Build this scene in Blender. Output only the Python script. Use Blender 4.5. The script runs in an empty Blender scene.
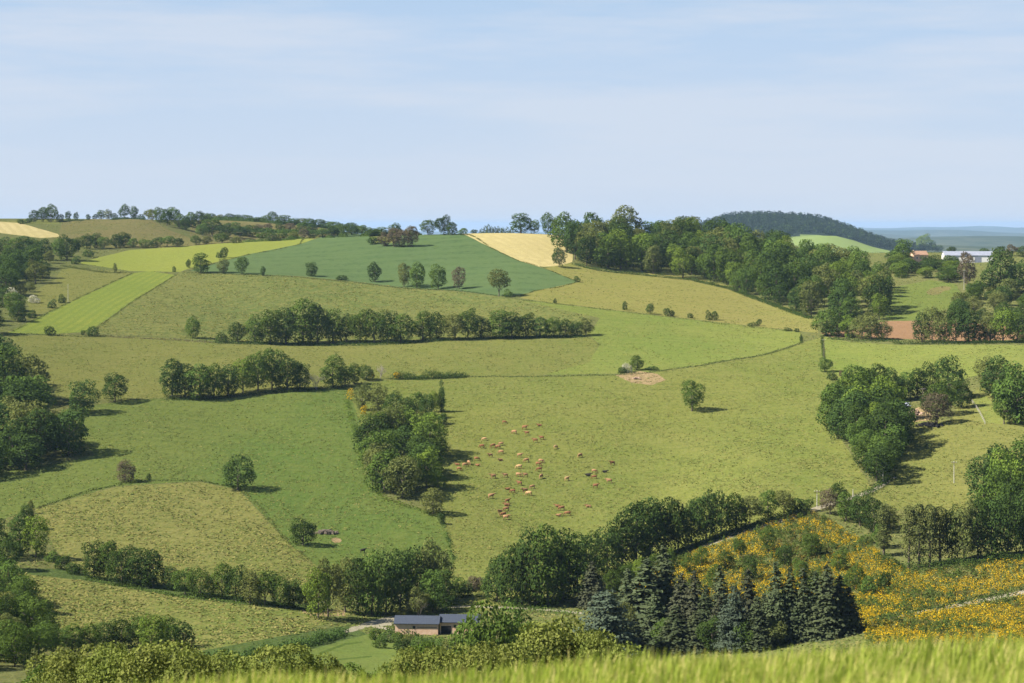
import bpy, math, random
import numpy as np
from mathutils import Vector, geometry

SEED = 7
rng = np.random.default_rng(SEED)
random.seed(SEED)
S = bpy.context.scene
C = S.collection
R = math.radians

# ------------------------------------------------------------------ camera model
F = 70.0 / 36.0 * 1024      # focal length in picture widths
HY = 225.0                  # eye level row
Z0 = 120.0                  # eye height above the datum

SUN_EL, SUN_AZ = R(44), R(193)   # direction the sun stands in: azimuth from +X, counter-clockwise

# ------------------------------------------------------------------ terrain relief
def pchip(x, y, xs):
    x = np.asarray(x, float); y = np.asarray(y, float)
    h = np.diff(x); d = np.diff(y, axis=0) / (h if y.ndim == 1 else h[:, None])
    m = np.zeros_like(y)
    m[0] = d[0]; m[-1] = d[-1]
    for i in range(1, len(x) - 1):
        w1 = 2 * h[i] + h[i - 1]; w2 = h[i] + 2 * h[i - 1]
        with np.errstate(divide='ignore', invalid='ignore'):
            v = (w1 + w2) / (w1 / d[i - 1] + w2 / d[i])
        m[i] = np.where(d[i - 1] * d[i] > 0, v, 0.0)
    xs = np.clip(xs, x[0], x[-1])
    k = np.clip(np.searchsorted(x, xs) - 1, 0, len(x) - 2)
    hk = h[k]; t = (xs - x[k]) / hk
    if y.ndim > 1:
        t = t[:, None]; hk = hk[:, None]
    t2 = t * t; t3 = t2 * t
    return (2*t3-3*t2+1)*y[k] + (t3-2*t2+t)*hk*m[k] + (-2*t3+3*t2)*y[k+1] + (t3-t2)*hk*m[k+1]

NEAR = [(40, -11.5), (100, -27), (150, -38), (250, -62.5), (330, -79)]
COLS = {   # bearing : (row, distance) down the slope, then (distance, height) beyond the crest
 -700: ([(640,440),(590,500),(540,570),(480,660),(400,780),(340,900),(300,1050),(262,1250),(236,1450),(218,1700)], [(1900,4),(2400,-30)]),
 0:    ([(640,410),(600,470),(540,560),(480,660),(400,780),(340,900),(300,1050),(262,1250),(240,1450),(220,1700)], [(1850,6),(2300,-25)]),
 130:  ([(660,390),(640,430),(590,500),(540,570),(480,660),(400,780),(340,920),(300,1060),(270,1220),(247,1420),(219,1740)], [(1900,5),(2300,-25)]),
 260:  ([(665,390),(640,440),(590,510),(540,580),(470,680),(390,810),(340,940),(300,1070),(275,1190),(252,1330),(240,1440)], [(1520,-14),(1600,-17),(1700,-12),(1800,2),(1900,4),(2300,-25)]),
 390:  ([(672,395),(630,470),(590,530),(540,590),(470,680),(390,810),(345,930),(310,1040),(285,1150),(255,1280),(235.5,1400)], [(1480,-10),(1600,-18),(1750,-12),(1900,-15),(2300,-40)]),
 512:  ([(650,430),(610,500),(570,560),(470,680),(375,850),(330,970),(294,1100),(262,1230),(233.5,1380)], [(1460,-7.5),(1600,-20),(2300,-55)]),
 640:  ([(620,490),(560,560),(500,640),(440,730),(375,850),(330,980),(300,1090),(268,1260),(240,1400)], [(1480,-10),(1600,-22),(2300,-55)]),
 770:  ([(648,430),(600,500),(550,545),(515,580),(470,650),(400,790),(345,940),(326,1020),(300,1130),(270,1280),(252,1420)], [(1500,-22),(1650,-34),(2300,-60)]),
 900:  ([(632,430),(590,500),(540,560),(490,620),(440,690),(400,770),(345,930),(335,970),(320,1030),(285,1180),(262,1350),(253,1450)], [(1520,-22),(1650,-34),(2300,-60)]),
 1024: ([(600,480),(540,550),(480,620),(420,710),(380,790),(345,900),(325,990),(290,1150),(262,1320),(252,1430)], [(1520,-21),(1650,-32),(2300,-60)]),
 1800: ([(600,480),(540,550),(480,620),(420,710),(380,790),(345,900),(325,990),(290,1150),(262,1320),(252,1430)], [(1520,-21),(1650,-32),(2300,-60)]),
}
FAR = [(4200, -62), (6500, -84), (9000, -98), (14000, -118), (20000, -128), (28000, -128), (38000, -112), (46000, -150), (52000, -300)]
YG = np.exp(np.linspace(math.log(40), math.log(52000), 900))
UG = np.arange(-700, 1801, 10.0)
_rows = []
for u in sorted(COLS):
    vis, hid = COLS[u]
    pts = list(NEAR) + [(Y, -(py - HY) / F * Y) for py, Y in vis] + list(hid) + FAR
    pts.sort()
    a = np.array(pts)
    _rows.append(pchip(a[:, 0], a[:, 1], YG))
ZT = pchip(np.array(sorted(COLS), float), np.array(_rows), UG)

def sstep(a, b, x):
    t = np.clip((x - a) / (b - a), 0, 1)
    return t * t * (3 - 2 * t)

NP_Y = np.array([-60, 0, 8, 12, 16, 20, 30, 60, 100.])
NP_Z = np.array([-1.2, -1.68, -2.50, -3.145, -3.80, -4.9, -8.4, -17, -27.])

def zf(X, Y):
    X = np.asarray(X, float); Y = np.asarray(Y, float)
    Ys = np.maximum(Y, 40.0)
    u = np.clip(F * X / Ys + 512, UG[0], UG[-1] - 1e-6)
    iu = (u - UG[0]) / 10.0; i = np.minimum(iu.astype(int), len(UG) - 2); fu = iu - i
    jv = (np.log(np.minimum(Ys, 51999)) - math.log(40)) / (math.log(52000) - math.log(40)) * 899
    j = np.clip(jv.astype(int), 0, 898); fv = jv - j
    z = (ZT[i, j]*(1-fu)*(1-fv) + ZT[i+1, j]*fu*(1-fv) + ZT[i, j+1]*(1-fu)*fv + ZT[i+1, j+1]*fu*fv)
    # gentle swells
    w = sstep(300, 500, Y) * (1 - sstep(1150, 1500, Y))
    z = z + w * (0.9*np.sin(X/31 + 1.3*np.sin(Y/83)) * np.sin(Y/57 + X/190) + 0.5*np.sin(X/17+Y/41))
    # far hill with the wood on it
    px = F * X / Ys + 512
    hillw = np.exp(-((Y - 5600) / 800) ** 2)
    prof = (84.0 + 4*np.sin(px/23)) * (1 - sstep(805, 912, px)) * sstep(630, 738, px)
    z = z + hillw * prof
    spur = np.exp(-((Y - 4450) / 330) ** 2) * np.exp(-np.abs((px - 830) / 40) ** 2.2) * 30
    z = z + spur
    # low distant ranges
    wf = sstep(5500, 8000, Y)
    z = z + wf * (24*np.sin(Y/620 + X/2600) + 17*np.sin(X/520 + Y/1300) + 8*np.sin(X/230 - Y/500)) + sstep(12000, 26000, Y) * (34*np.sin(Y/2900 + X/5200) + 26*np.sin(X/1700 + Y/2300) + 12*np.sin(X/620 - Y/1900) - 70*(1 - sstep(560, 860, px)))
    zn = np.interp(Y, NP_Y, NP_Z) + np.clip(X - 3.5, -26, 26) * 0.052
    k = sstep(35, 95, Y)
    return Z0 + zn * (1 - k) + z * k

YR = np.exp(np.linspace(math.log(300), math.log(5000), 2600))
def hit(px, py, y0=300.0):
    """the point of the hillside seen in this direction"""
    a = (px - 512) / F; t = -(py - HY) / F
    Y = YR[YR >= y0]
    d = zf(a * Y, Y) - (Z0 + t * Y)
    k = np.argmax(d >= 0) if (d >= 0).any() else -1
    if k == -1:
        sel = Y < 2000
        k = int(np.argmax(np.where(sel, d, -1e9))); y = Y[k]
    elif k == 0:
        y = Y[0]
    else:
        y = Y[k-1] + (Y[k] - Y[k-1]) * (-d[k-1]) / (d[k] - d[k-1] + 1e-12)
    return Vector((a * y, y, float(zf(a * y, y))))

# ------------------------------------------------------------------ node helpers
def new_mat(name):
    m = bpy.data.materials.new(name); m.use_nodes = True
    nt = m.node_tree
    for n in list(nt.nodes): nt.nodes.remove(n)
    out = nt.nodes.new('ShaderNodeOutputMaterial')
    return m, nt, out

class G:
    def __init__(s, nt): s.nt = nt
    def n(s, t, **kw):
        x = s.nt.nodes.new(t)
        for k, v in kw.items():
            if k.startswith('i_'): x.inputs[k[2:].replace('_', ' ')].default_value = v
            else: setattr(x, k, v)
        return x
    def l(s, a, b): s.nt.links.new(a, b)
    def noise(s, vec, scale, detail=2.0, rough=0.5):
        x = s.n('ShaderNodeTexNoise'); x.inputs['Scale'].default_value = scale
        x.inputs['Detail'].default_value = detail; x.inputs['Roughness'].default_value = rough
        s.l(vec, x.inputs['Vector']); return x.outputs['Fac']
    def ramp(s, fac, lo, hi):
        x = s.n('ShaderNodeMapRange'); x.clamp = True
        x.inputs['From Min'].default_value = lo; x.inputs['From Max'].default_value = hi
        s.l(fac, x.inputs['Value']); return x.outputs['Result']
    def mix(s, fac, a, b, mode='MIX'):
        x = s.n('ShaderNodeMix', data_type='RGBA', blend_type=mode)
        if isinstance(fac, float): x.inputs[0].default_value = fac
        else: s.l(fac, x.inputs[0])
        for v, i in ((a, 6), (b, 7)):
            if isinstance(v, tuple): x.inputs[i].default_value = (*v[:3], 1)
            else: s.l(v, x.inputs[i])
        return x.outputs[2]
    def math(s, op, a, b=None):
        x = s.n('ShaderNodeMath', operation=op)
        for v, i in ((a, 0), (b, 1)):
            if v is None: continue
            if isinstance(v, (int, float)): x.inputs[i].default_value = v
            else: s.l(v, x.inputs[i])
        return x.outputs[0]

def grass_mat(name, base, alt, tuft, patch=0.02, tuft_scale=0.35, tuft_amt=0.6, rows=None, bump=0.5, bare=None, rough=0.9):
    """a sward: broad patches, tufts, fine grain; optional drilling or mowing rows (direction in degrees, spacing, strength, colour)"""
    m, nt, out = new_mat(name); g = G(nt)
    pos = g.n('ShaderNodeNewGeometry').outputs['Position']
    mp = g.n('ShaderNodeMapping'); mp.inputs['Scale'].default_value = (1, .55, 1); g.l(pos, mp.inputs['Vector']); p = mp.outputs['Vector']
    big = g.ramp(g.noise(p, patch, 5, .62), .40, .60)
    col = g.mix(big, base, alt)
    wide = g.ramp(g.noise(p, patch * .45, 3, .55), .40, .60)      # dry rises and moist hollows
    col = g.mix(g.math('MULTIPLY', wide, .55), col, tuft)
    mid = g.ramp(g.noise(p, patch * 4.3, 3, .6), .42, .68)
    mx = g.mix(g.math('MULTIPLY', mid, .45), col, tuft)
    t1 = g.noise(p, tuft_scale, 3, .65)
    tf = g.ramp(t1, .47, .61)
    col = g.mix(g.math('MULTIPLY', tf, tuft_amt), mx, tuft)
    dk = g.ramp(g.noise(p, tuft_scale * 1.7, 2, .6), .51, .65)
    col = g.mix(g.math('MULTIPLY', dk, .55 * min(1, tuft_amt * 1.7)), col, tuple(c * .45 for c in base))
    sm = g.n('ShaderNodeMapping'); sm.inputs['Scale'].default_value = (.035, .26, .3); g.l(pos, sm.inputs['Vector'])
    st_ = g.ramp(g.noise(sm.outputs['Vector'], 1.0, 4, .6), .42, .66)      # grazing lines along the contour
    col = g.mix(g.math('MULTIPLY', st_, .30), col, tuple(c * .62 for c in base))
    if bare:
        b = g.ramp(g.noise(p, bare[1], 4, .65), bare[2], bare[2] + .12)
        col = g.mix(g.math('MULTIPLY', b, bare[3]), col, bare[0])
    if rows:
        ang, sp, st, rc = rows
        r = g.n('ShaderNodeMapping'); r.inputs['Rotation'].default_value = (0, 0, R(ang)); g.l(pos, r.inputs['Vector'])
        w = g.n('ShaderNodeTexWave', wave_type='BANDS', bands_direction='X'); w.inputs['Scale'].default_value = 2 * math.pi / (20 * sp)
        w.inputs['Distortion'].default_value = 1.6; w.inputs['Detail'].default_value = 3; w.inputs['Detail Scale'].default_value = .6
        g.l(r.outputs['Vector'], w.inputs['Vector'])
        col = g.mix(g.math('MULTIPLY', g.ramp(w.outputs['Fac'], .3, .75), st), col, rc)
    fine = g.noise(p, 2.2, 2, .6)
    col = g.mix(.35, col, g.mix(g.ramp(fine, .3, .7), tuple(c * .5 for c in base), tuple(min(1, c * 1.55) for c in base)))
    bs = g.n('ShaderNodeBsdfDiffuse'); bs.inputs['Roughness'].default_value = rough
    g.l(col, bs.inputs['Color'])
    bp = g.n('ShaderNodeBump'); bp.inputs['Strength'].default_value = bump; bp.inputs['Distance'].default_value = .7
    g.l(t1, bp.inputs['Height']); g.l(bp.outputs['Normal'], bs.inputs['Normal'])
    g.l(bs.outputs[0], out.inputs['Surface'])
    return m

def leaf_mat(name, col, var=.45, warm=None, transl=.22):
    """leaves: hue and tone differ from tree to tree and from spray to spray"""
    m, nt, out = new_mat(name); g = G(nt)
    oi = g.n('ShaderNodeObjectInfo'); rnd = oi.outputs['Random']
    pos = g.n('ShaderNodeNewGeometry').outputs['Position']
    dark = tuple(c * (1 - var) for c in col); lite = tuple(c * (1 + var) for c in col)
    c = g.mix(rnd, dark, lite)
    w = warm or (col[0] * 1.38, col[1] * 1.14, col[2] * .9)
    r2 = g.math('FRACT', g.math('MULTIPLY', rnd, 7.31))
    c = g.mix(g.math('MULTIPLY', r2, .42), c, w)
    n = g.ramp(g.noise(pos, .55, 2, .6), .35, .68)
    c = g.mix(g.math('MULTIPLY', n, .38), c, tuple(min(1, x * 1.5) for x in w))
    d = g.n('ShaderNodeBsdfDiffuse'); g.l(c, d.inputs['Color'])
    t = g.n('ShaderNodeBsdfTranslucent'); g.l(g.mix(.5, c, (col[0] * 1.9, col[1] * 1.9, col[2] * .8)), t.inputs['Color'])
    mx = g.n('ShaderNodeMixShader'); mx.inputs[0].default_value = transl
    g.l(d.outputs[0], mx.inputs[1]); g.l(t.outputs[0], mx.inputs[2]); g.l(mx.outputs[0], out.inputs['Surface'])
    return m

def plain_mat(name, a, b, scale=1.0, rough=.85, spec=.2, bump=.0, stretch=(1, 1, 1)):
    m, nt, out = new_mat(name); g = G(nt)
    tc = g.n('ShaderNodeTexCoord').outputs['Object']
    mp = g.n('ShaderNodeMapping'); mp.inputs['Scale'].default_value = stretch; g.l(tc, mp.inputs['Vector'])
    n = g.noise(mp.outputs['Vector'], scale, 5, .65)
    bs = g.n('ShaderNodeBsdfPrincipled'); bs.inputs['Roughness'].default_value = rough; bs.inputs['Specular IOR Level'].default_value = spec
    g.l(g.mix(g.ramp(n, .35, .68), a, b), bs.inputs['Base Color'])
    if bump:
        bp = g.n('ShaderNodeBump'); bp.inputs['Strength'].default_value = bump; g.l(n, bp.inputs['Height']); g.l(bp.outputs['Normal'], bs.inputs['Normal'])
    g.l(bs.outputs[0], out.inputs['Surface'])
    return m

# ------------------------------------------------------------------ mesh and object helpers
def np_mesh(name, V, Q, mats=None, mi=None, smooth=False, normals=None):
    me = bpy.data.meshes.new(name)
    V = np.asarray(V, np.float32); Q = np.asarray(Q, np.int32)
    n, k = Q.shape
    me.vertices.add(len(V)); me.vertices.foreach_set('co', V.ravel())
    me.loops.add(n * k); me.loops.foreach_set('vertex_index', Q.ravel())
    me.polygons.add(n); me.polygons.foreach_set('loop_start', np.arange(0, n * k, k, dtype=np.int32))
    for x in (mats or []): me.materials.append(x)
    if mi is not None: me.polygons.foreach_set('material_index', np.asarray(mi, np.int32))
    me.polygons.foreach_set('use_smooth', np.full(n, smooth))
    me.update(); me.validate()
    if normals is not None: me.normals_split_custom_set_from_vertices([tuple(x) for x in normals])
    return me

def link(name, data, loc=(0, 0, 0), parent=None):
    o = bpy.data.objects.new(name, data); C.objects.link(o); o.location = loc
    if parent: o.parent = parent
    return o

def tag(o, label=None, cat=None, group=None, kind=None):
    if label: o['label'] = label
    if cat: o['category'] = cat
    if group: o['group'] = group
    if kind: o['kind'] = kind
    return o

ORD = ['', 'first', 'second', 'third', 'fourth', 'fifth', 'sixth', 'seventh', 'eighth', 'ninth', 'tenth', 'eleventh', 'twelfth', 'thirteenth',
       'fourteenth', 'fifteenth', 'sixteenth', 'seventeenth', 'eighteenth', 'nineteenth', 'twentieth']
def ordw(i):
    if i <= 20: return ORD[i]
    t = {2: 'twenty', 3: 'thirty', 4: 'forty', 5: 'fifty', 6: 'sixty', 7: 'seventy'}[i // 10]
    return (t[:-1] + 'ieth') if i % 10 == 0 else t + '-' + ORD[i % 10]

# ------------------------------------------------------------------ the ground: one sheet cut along the field edges
M = {}
M['rough'] = grass_mat('rough_grass', (.095, .115, .034), (.12, .125, .045), (.14, .125, .055), bump=.8)
M['pasture'] = grass_mat('cow_pasture', (.108, .136, .031), (.152, .158, .040), (.182, .166, .055), patch=.012, tuft_scale=.42, tuft_amt=.45, bump=.7)
M['meadow_green'] = grass_mat('green_meadow', (.076, .118, .027), (.108, .138, .031), (.145, .150, .042), patch=.014, tuft_scale=.38, tuft_amt=.42, bump=.7)
M['olive'] = grass_mat('olive_pasture', (.116, .136, .034), (.142, .146, .041), (.172, .154, .053), patch=.016, tuft_scale=.45, tuft_amt=.4, bump=.6)
M['dry'] = grass_mat('dry_pasture', (.114, .140, .034), (.165, .160, .048), (.200, .172, .062), patch=.018, tuft_scale=.33, tuft_amt=.75, bump=.9)
M['tussock'] = grass_mat('tussock_pasture', (.098, .128, .036), (.134, .136, .046), (.180, .166, .052), patch=.02, tuft_scale=.26, tuft_amt=.85, bump=1.0)
M['brown'] = grass_mat('heath_grass', (.118, .120, .042), (.155, .122, .055), (.165, .135, .058), patch=.018, tuft_scale=.25, tuft_amt=.6, bump=.8)
M['bright'] = grass_mat('spring_barley', (.192, .212, .042), (.215, .222, .048), (.155, .185, .038), patch=.012, tuft_scale=.22, tuft_amt=.4, bump=.25, rows=(33, 8, .7, (.138, .170, .036)))
M['bright2'] = grass_mat('young_barley', (.155, .190, .036), (.205, .214, .042), (.13, .165, .032), patch=.014, tuft_scale=.22, tuft_amt=.5, bump=.3, rows=(0, 4.5, .7, (.105, .142, .030)))
M['wheat'] = grass_mat('green_wheat', (.066, .108, .042), (.084, .124, .046), (.105, .140, .052), patch=.010, tuft_scale=.12, tuft_amt=.4, bump=.15, rows=(84, 24, .55, (.094, .136, .052)))
M['hay'] = grass_mat('cut_hay', (.40, .335, .160), (.44, .365, .18), (.29, .255, .10), patch=.02, tuft_scale=.16, tuft_amt=.5, bump=.3, rows=(-18, 7, .75, (.28, .24, .10)))
M['smooth'] = grass_mat('grazed_meadow', (.110, .150, .032), (.145, .168, .039), (.18, .172, .053), patch=.013, tuft_scale=.3, tuft_amt=.35, bump=.4)
M['gold'] = grass_mat('ripening_grass', (.160, .165, .042), (.185, .168, .052), (.20, .165, .065), patch=.014, tuft_scale=.34, tuft_amt=.5, bump=.5, rows=(80, 14, .2, (.13, .155, .038)))
M['crop'] = grass_mat('lush_crop', (.092, .128, .032), (.115, .145, .036), (.13, .14, .04), patch=.02, tuft_scale=.4, tuft_amt=.35, bump=.3)
M['soil'] = grass_mat('ploughed_soil', (.205, .125, .070), (.24, .145, .08), (.18, .115, .062), patch=.03, tuft_scale=.4, tuft_amt=.5, bump=.6, rows=(85, 4, .35, (.15, .09, .05)))
M['bare'] = grass_mat('bare_earth', (.26, .19, .105), (.31, .22, .13), (.22, .17, .08), patch=.06, tuft_scale=.5, tuft_amt=.6, bump=.5)
M['path'] = grass_mat('gravel_track', (.26, .235, .175), (.31, .275, .21), (.20, .19, .11), patch=.05, tuft_scale=.7, tuft_amt=.4, bump=.2)
M['verge'] = grass_mat('dark_verge', (.055, .085, .024), (.07, .10, .03), (.09, .11, .035), patch=.04, tuft_scale=.5, tuft_amt=.6, bump=1.0)
M['wheel'] = grass_mat('wheel_rut', (.06, .09, .02), (.07, .10, .025), (.09, .12, .03), patch=.05, tuft_scale=.5, tuft_amt=.3, bump=.2)
M['far'] = grass_mat('distant_country', (.036, .054, .028), (.13, .13, .085), (.028, .042, .020), patch=.0009, tuft_scale=.006, tuft_amt=.9, bump=.0)
M['farfield'] = grass_mat('distant_meadow', (.15, .20, .06), (.17, .21, .065), (.13, .18, .05), patch=.01, tuft_scale=.1, tuft_amt=.2, bump=.0)

FIELDS = [  # name, material, corners as seen (bearing, row); later ones lie over earlier ones
 ('rough_field', 'rough', [(-60,330),(10,330),(40,338),(10,360),(-60,480)]),
 ('rough_field', 'brown', [(190,218),(215,216),(330,226),(345,234),(330,238),(250,246),(200,248),(190,240)]),
 ('rough_field', 'brown', [(58,236),(62,222),(90,219),(150,218),(165,228),(190,238),(196,247),(120,248),(70,247)]),
 ('rough_field', 'olive', [(0,221),(60,219),(58,224),(20,223),(-40,224)]),
 ('hay_field', 'hay', [(-60,221),(-10,221),(20,223),(58,234),(60,237),(40,238),(0,233),(-60,229)]),
 ('barley_field', 'bright', [(78,263),(100,257),(130,250),(190,246),(260,240),(322,236.6),(300,244),(250,254),(187,269),(180,272),(130,271)]),
 ('young_barley_field', 'bright2', [(134,273),(150,271),(176,275),(140,297),(88,332),(50,334),(8,333),(40,316),(90,293)]),
 ('olive_pasture', 'olive', [(62,268),(125,271),(132,274),(90,293),(45,313),(30,318),(28,300),(40,288),(55,280)]),
 ('wheat_field', 'wheat', [(322,236.8),(345,234),(370,232),(440,233),(465,233.5),(490,247),(520,261),(548,270),(578,282),(560,287),(535,291),(520,295),(498,296),(460,291),(400,287),(360,282),(300,276),(240,274),(188,271),(250,254),(300,244)]),
 ('rough_field', 'olive', [(368,235),(390,230),(400,236),(395,243),(375,243)]),
 ('hay_field', 'hay', [(462,233.5),(490,230),(562,230),(569,238),(573,248),(572,262),(560,266),(540,267),(520,261),(490,247)]),
 ('tussock_pasture', 'tussock', [(180,272),(240,274.5),(300,277),(360,283),(400,288),(460,292),(498,297),(520,300),(560,304),(590,316),(588,333),(520,337),(400,342),(300,344),(230,343),(150,336),(88,333),(140,297)]),
 ('ripening_meadow', 'gold', [(545,268),(572,263),(600,269),(640,272),(690,277),(730,286),(770,301),(818,318),(818,333),(770,328),(700,320),(640,313),(590,307),(545,302),(520,298),(535,291),(578,282)]),
 ('grazed_meadow', 'smooth', [(520,300),(545,302.5),(590,307.5),(640,313.5),(700,320.5),(770,328.5),(800,332),(802,342),(760,355),(700,365),(640,373),(540,375),(590,360),(600,345),(588,334),(600,318)]),
 ('olive_pasture', 'olive', [(10,336),(50,335),(150,337),(230,344),(300,345),(400,343),(520,338),(588,334),(598,345),(590,362),(540,376),(465,376),(380,380),(330,386),(300,390),(230,398),(160,398),(130,400),(60,398),(30,370)]),
 ('green_meadow', 'meadow_green', [(60,410),(130,400),(160,398.5),(230,398.5),(300,391),(345,387),(352,400),(362,430),(365,470),(385,500),(430,512),(442,512),(455,562),(440,580),(380,585),(330,585),(300,555),(240,490),(200,481),(115,486),(35,508),(0,520),(-80,540),(-80,470),(30,470),(95,455)]),
 ('cow_pasture', 'pasture', [(345,387),(380,380.5),(465,376.5),(540,376.5),(640,374),(700,366),(760,356),(802,343),(822,337),(822,360),(850,385),(830,420),(860,470),(872,488),(815,506),(735,532),(690,545),(620,570),(560,590),(520,600),(470,598),(445,580),(455,562),(442,512),(440,480),(430,420),(365,440),(352,400)]),
 ('cow_pasture', 'smooth', [(822,336),(850,342),(900,345),(1024,345),(1100,345),(1100,380),(1000,370),(960,380),(900,392),(860,390),(850,385),(822,360)]),
 ('hollow_meadow', 'olive', [(895,410),(950,425),(960,400),(985,385),(1010,420),(1100,425),(1100,470),(1000,470),(975,500),(960,520),(905,512),(870,500),(850,500),(872,490),(895,477),(905,450)]),
 ('hollow_meadow', 'smooth', [(972,400),(985,395),(1010,423),(1000,424),(982,422)]),
 ('dry_pasture', 'dry', [(35,509),(115,487),(200,482),(240,491),(290,545),(325,572),(320,600),(260,596),(180,585),(90,575),(60,555),(40,525)]),
 ('dry_pasture', 'dry', [(15,572),(60,575),(90,582),(180,598),(260,607),(315,612),(330,622),(300,632),(240,644),(200,652),(90,640),(55,625)]),
 ('verge', 'verge', [(15,568),(60,569),(90,575),(180,588),(260,600),(320,606),(318,610),(260,606),(180,597),(90,581),(15,573)]),
 ('crop_field', 'crop', [(235,664),(285,652),(320,643),(350,635),(368,634),(385,637),(400,643),(408,653),(398,672),(330,690),(230,690)]),
 ('verge', 'verge', [(385,633),(412,637),(470,640),(520,640),(520,680),(395,680),(408,655),(400,643)]),
 ('verge', 'verge', [(195,652),(260,640),(330,628),(348,626),(368,634),(345,640),(310,650),(240,668),(195,664)]),
 ('wheel_track', 'wheel', [(318,653),(345,643),(362,641.5),(362,643),(346,645),(320,655)]),
 ('wheel_track', 'wheel', [(325,660),(372,655.5),(372,657),(326,661.6)]),
 ('grass_patch', 'olive', [(445,605),(470,598),(495,601),(500,606),(480,612),(450,612)]),
 ('broom_heath', 'rough', [(590,590),(640,560),(690,552),(740,536),(812,511),(830,520),(870,545),(905,572),(960,568),(1100,556),(1100,660),(860,650),(760,650),(600,650)]),
 ('path', 'path', [(700,545.5),(735,532.5),(780,519),(812,508),(848,497.5),(870,490),(884,482),(893,476),(897,477),(888,484),(873,492),(850,500),(815,511),(782,522),(737,535.5),(702,548)]),
 ('path', 'path', [(1100,576),(1024,590),(975,600),(935,608),(905,614),(880,620),(880,621.4),(906,616.5),(936,610.8),(976,603.5),(1024,594),(1100,580)]),
 ('path', 'path', [(340,633),(352,627),(370,621),(390,616),(420,614),(432,616),(415,620),(398,626),(372,626),(352,632)]),
 ('path', 'path', [(372,624.5),(385,627),(412,633),(412,635.5),(385,629.5),(370,627)]),
 ('path', 'path', [(440,607),(470,605.2),(540,608),(582,612),(582,614),(540,610.2),(470,607),(440,609)]),
 ('ploughed_field', 'soil', [(820,333),(845,331),(886,321),(924,321),(985,324),(1100,318),(1100,338),(960,341),(880,338),(830,337)]),
 ('village_meadow', 'meadow_green', [(882,300),(895,287),(930,280),(956,284),(965,300),(940,312),(925,320),(886,320)]),
 ('bare_earth', 'brown', [(926,292),(931,288.5),(937,287),(944,286),(951,287),(950,290),(944,291),(940,294),(934,295),(928,294.5)]),
 ('bare_earth', 'bare', [(615,375),(640,371),(658,374),(666,380),(652,385),(632,383)]),
 ('bare_earth', 'bare', [(331,539),(335,537.5),(339,538),(342,540.5),(340,542.5),(335,543),(332,541)]),
 ('bare_earth', 'bare', [(908,412),(922,406),(932,414),(930,420),(915,422),(906,418)]),
 ('bare_earth', 'bare', [(300,610),(345,610),(345,616),(310,616)]),
]

def v_of(Y): return 900.0 * np.log(Y)
def field_pts(poly, step=5.0):
    out = []
    n = len(poly)
    for i in range(n):
        a = poly[i]; b = poly[(i + 1) % n]
        k = max(1, int(math.hypot(b[0]-a[0], (b[1]-a[1]) * 2) / step))
        for j in range(k):
            t = j / k
            x = a[0] + (b[0]-a[0]) * t + (0 if j == 0 else rng.normal() * .3); y = a[1] + (b[1]-a[1]) * t
            p = hit(x, y)
            out.append((x, float(v_of(p.y))))
    return out

def in_poly(px, py, poly):
    x = np.asarray(px); y = np.asarray(py); c = np.zeros(x.shape, bool); n = len(poly)
    for i in range(n):
        x1, y1 = poly[i]; x2, y2 = poly[(i + 1) % n]
        if y1 == y2: continue
        k = ((y1 > y) != (y2 > y)) & (x < (x2 - x1) * (y - y1) / (y2 - y1) + x1)
        c ^= k
    return c

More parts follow.
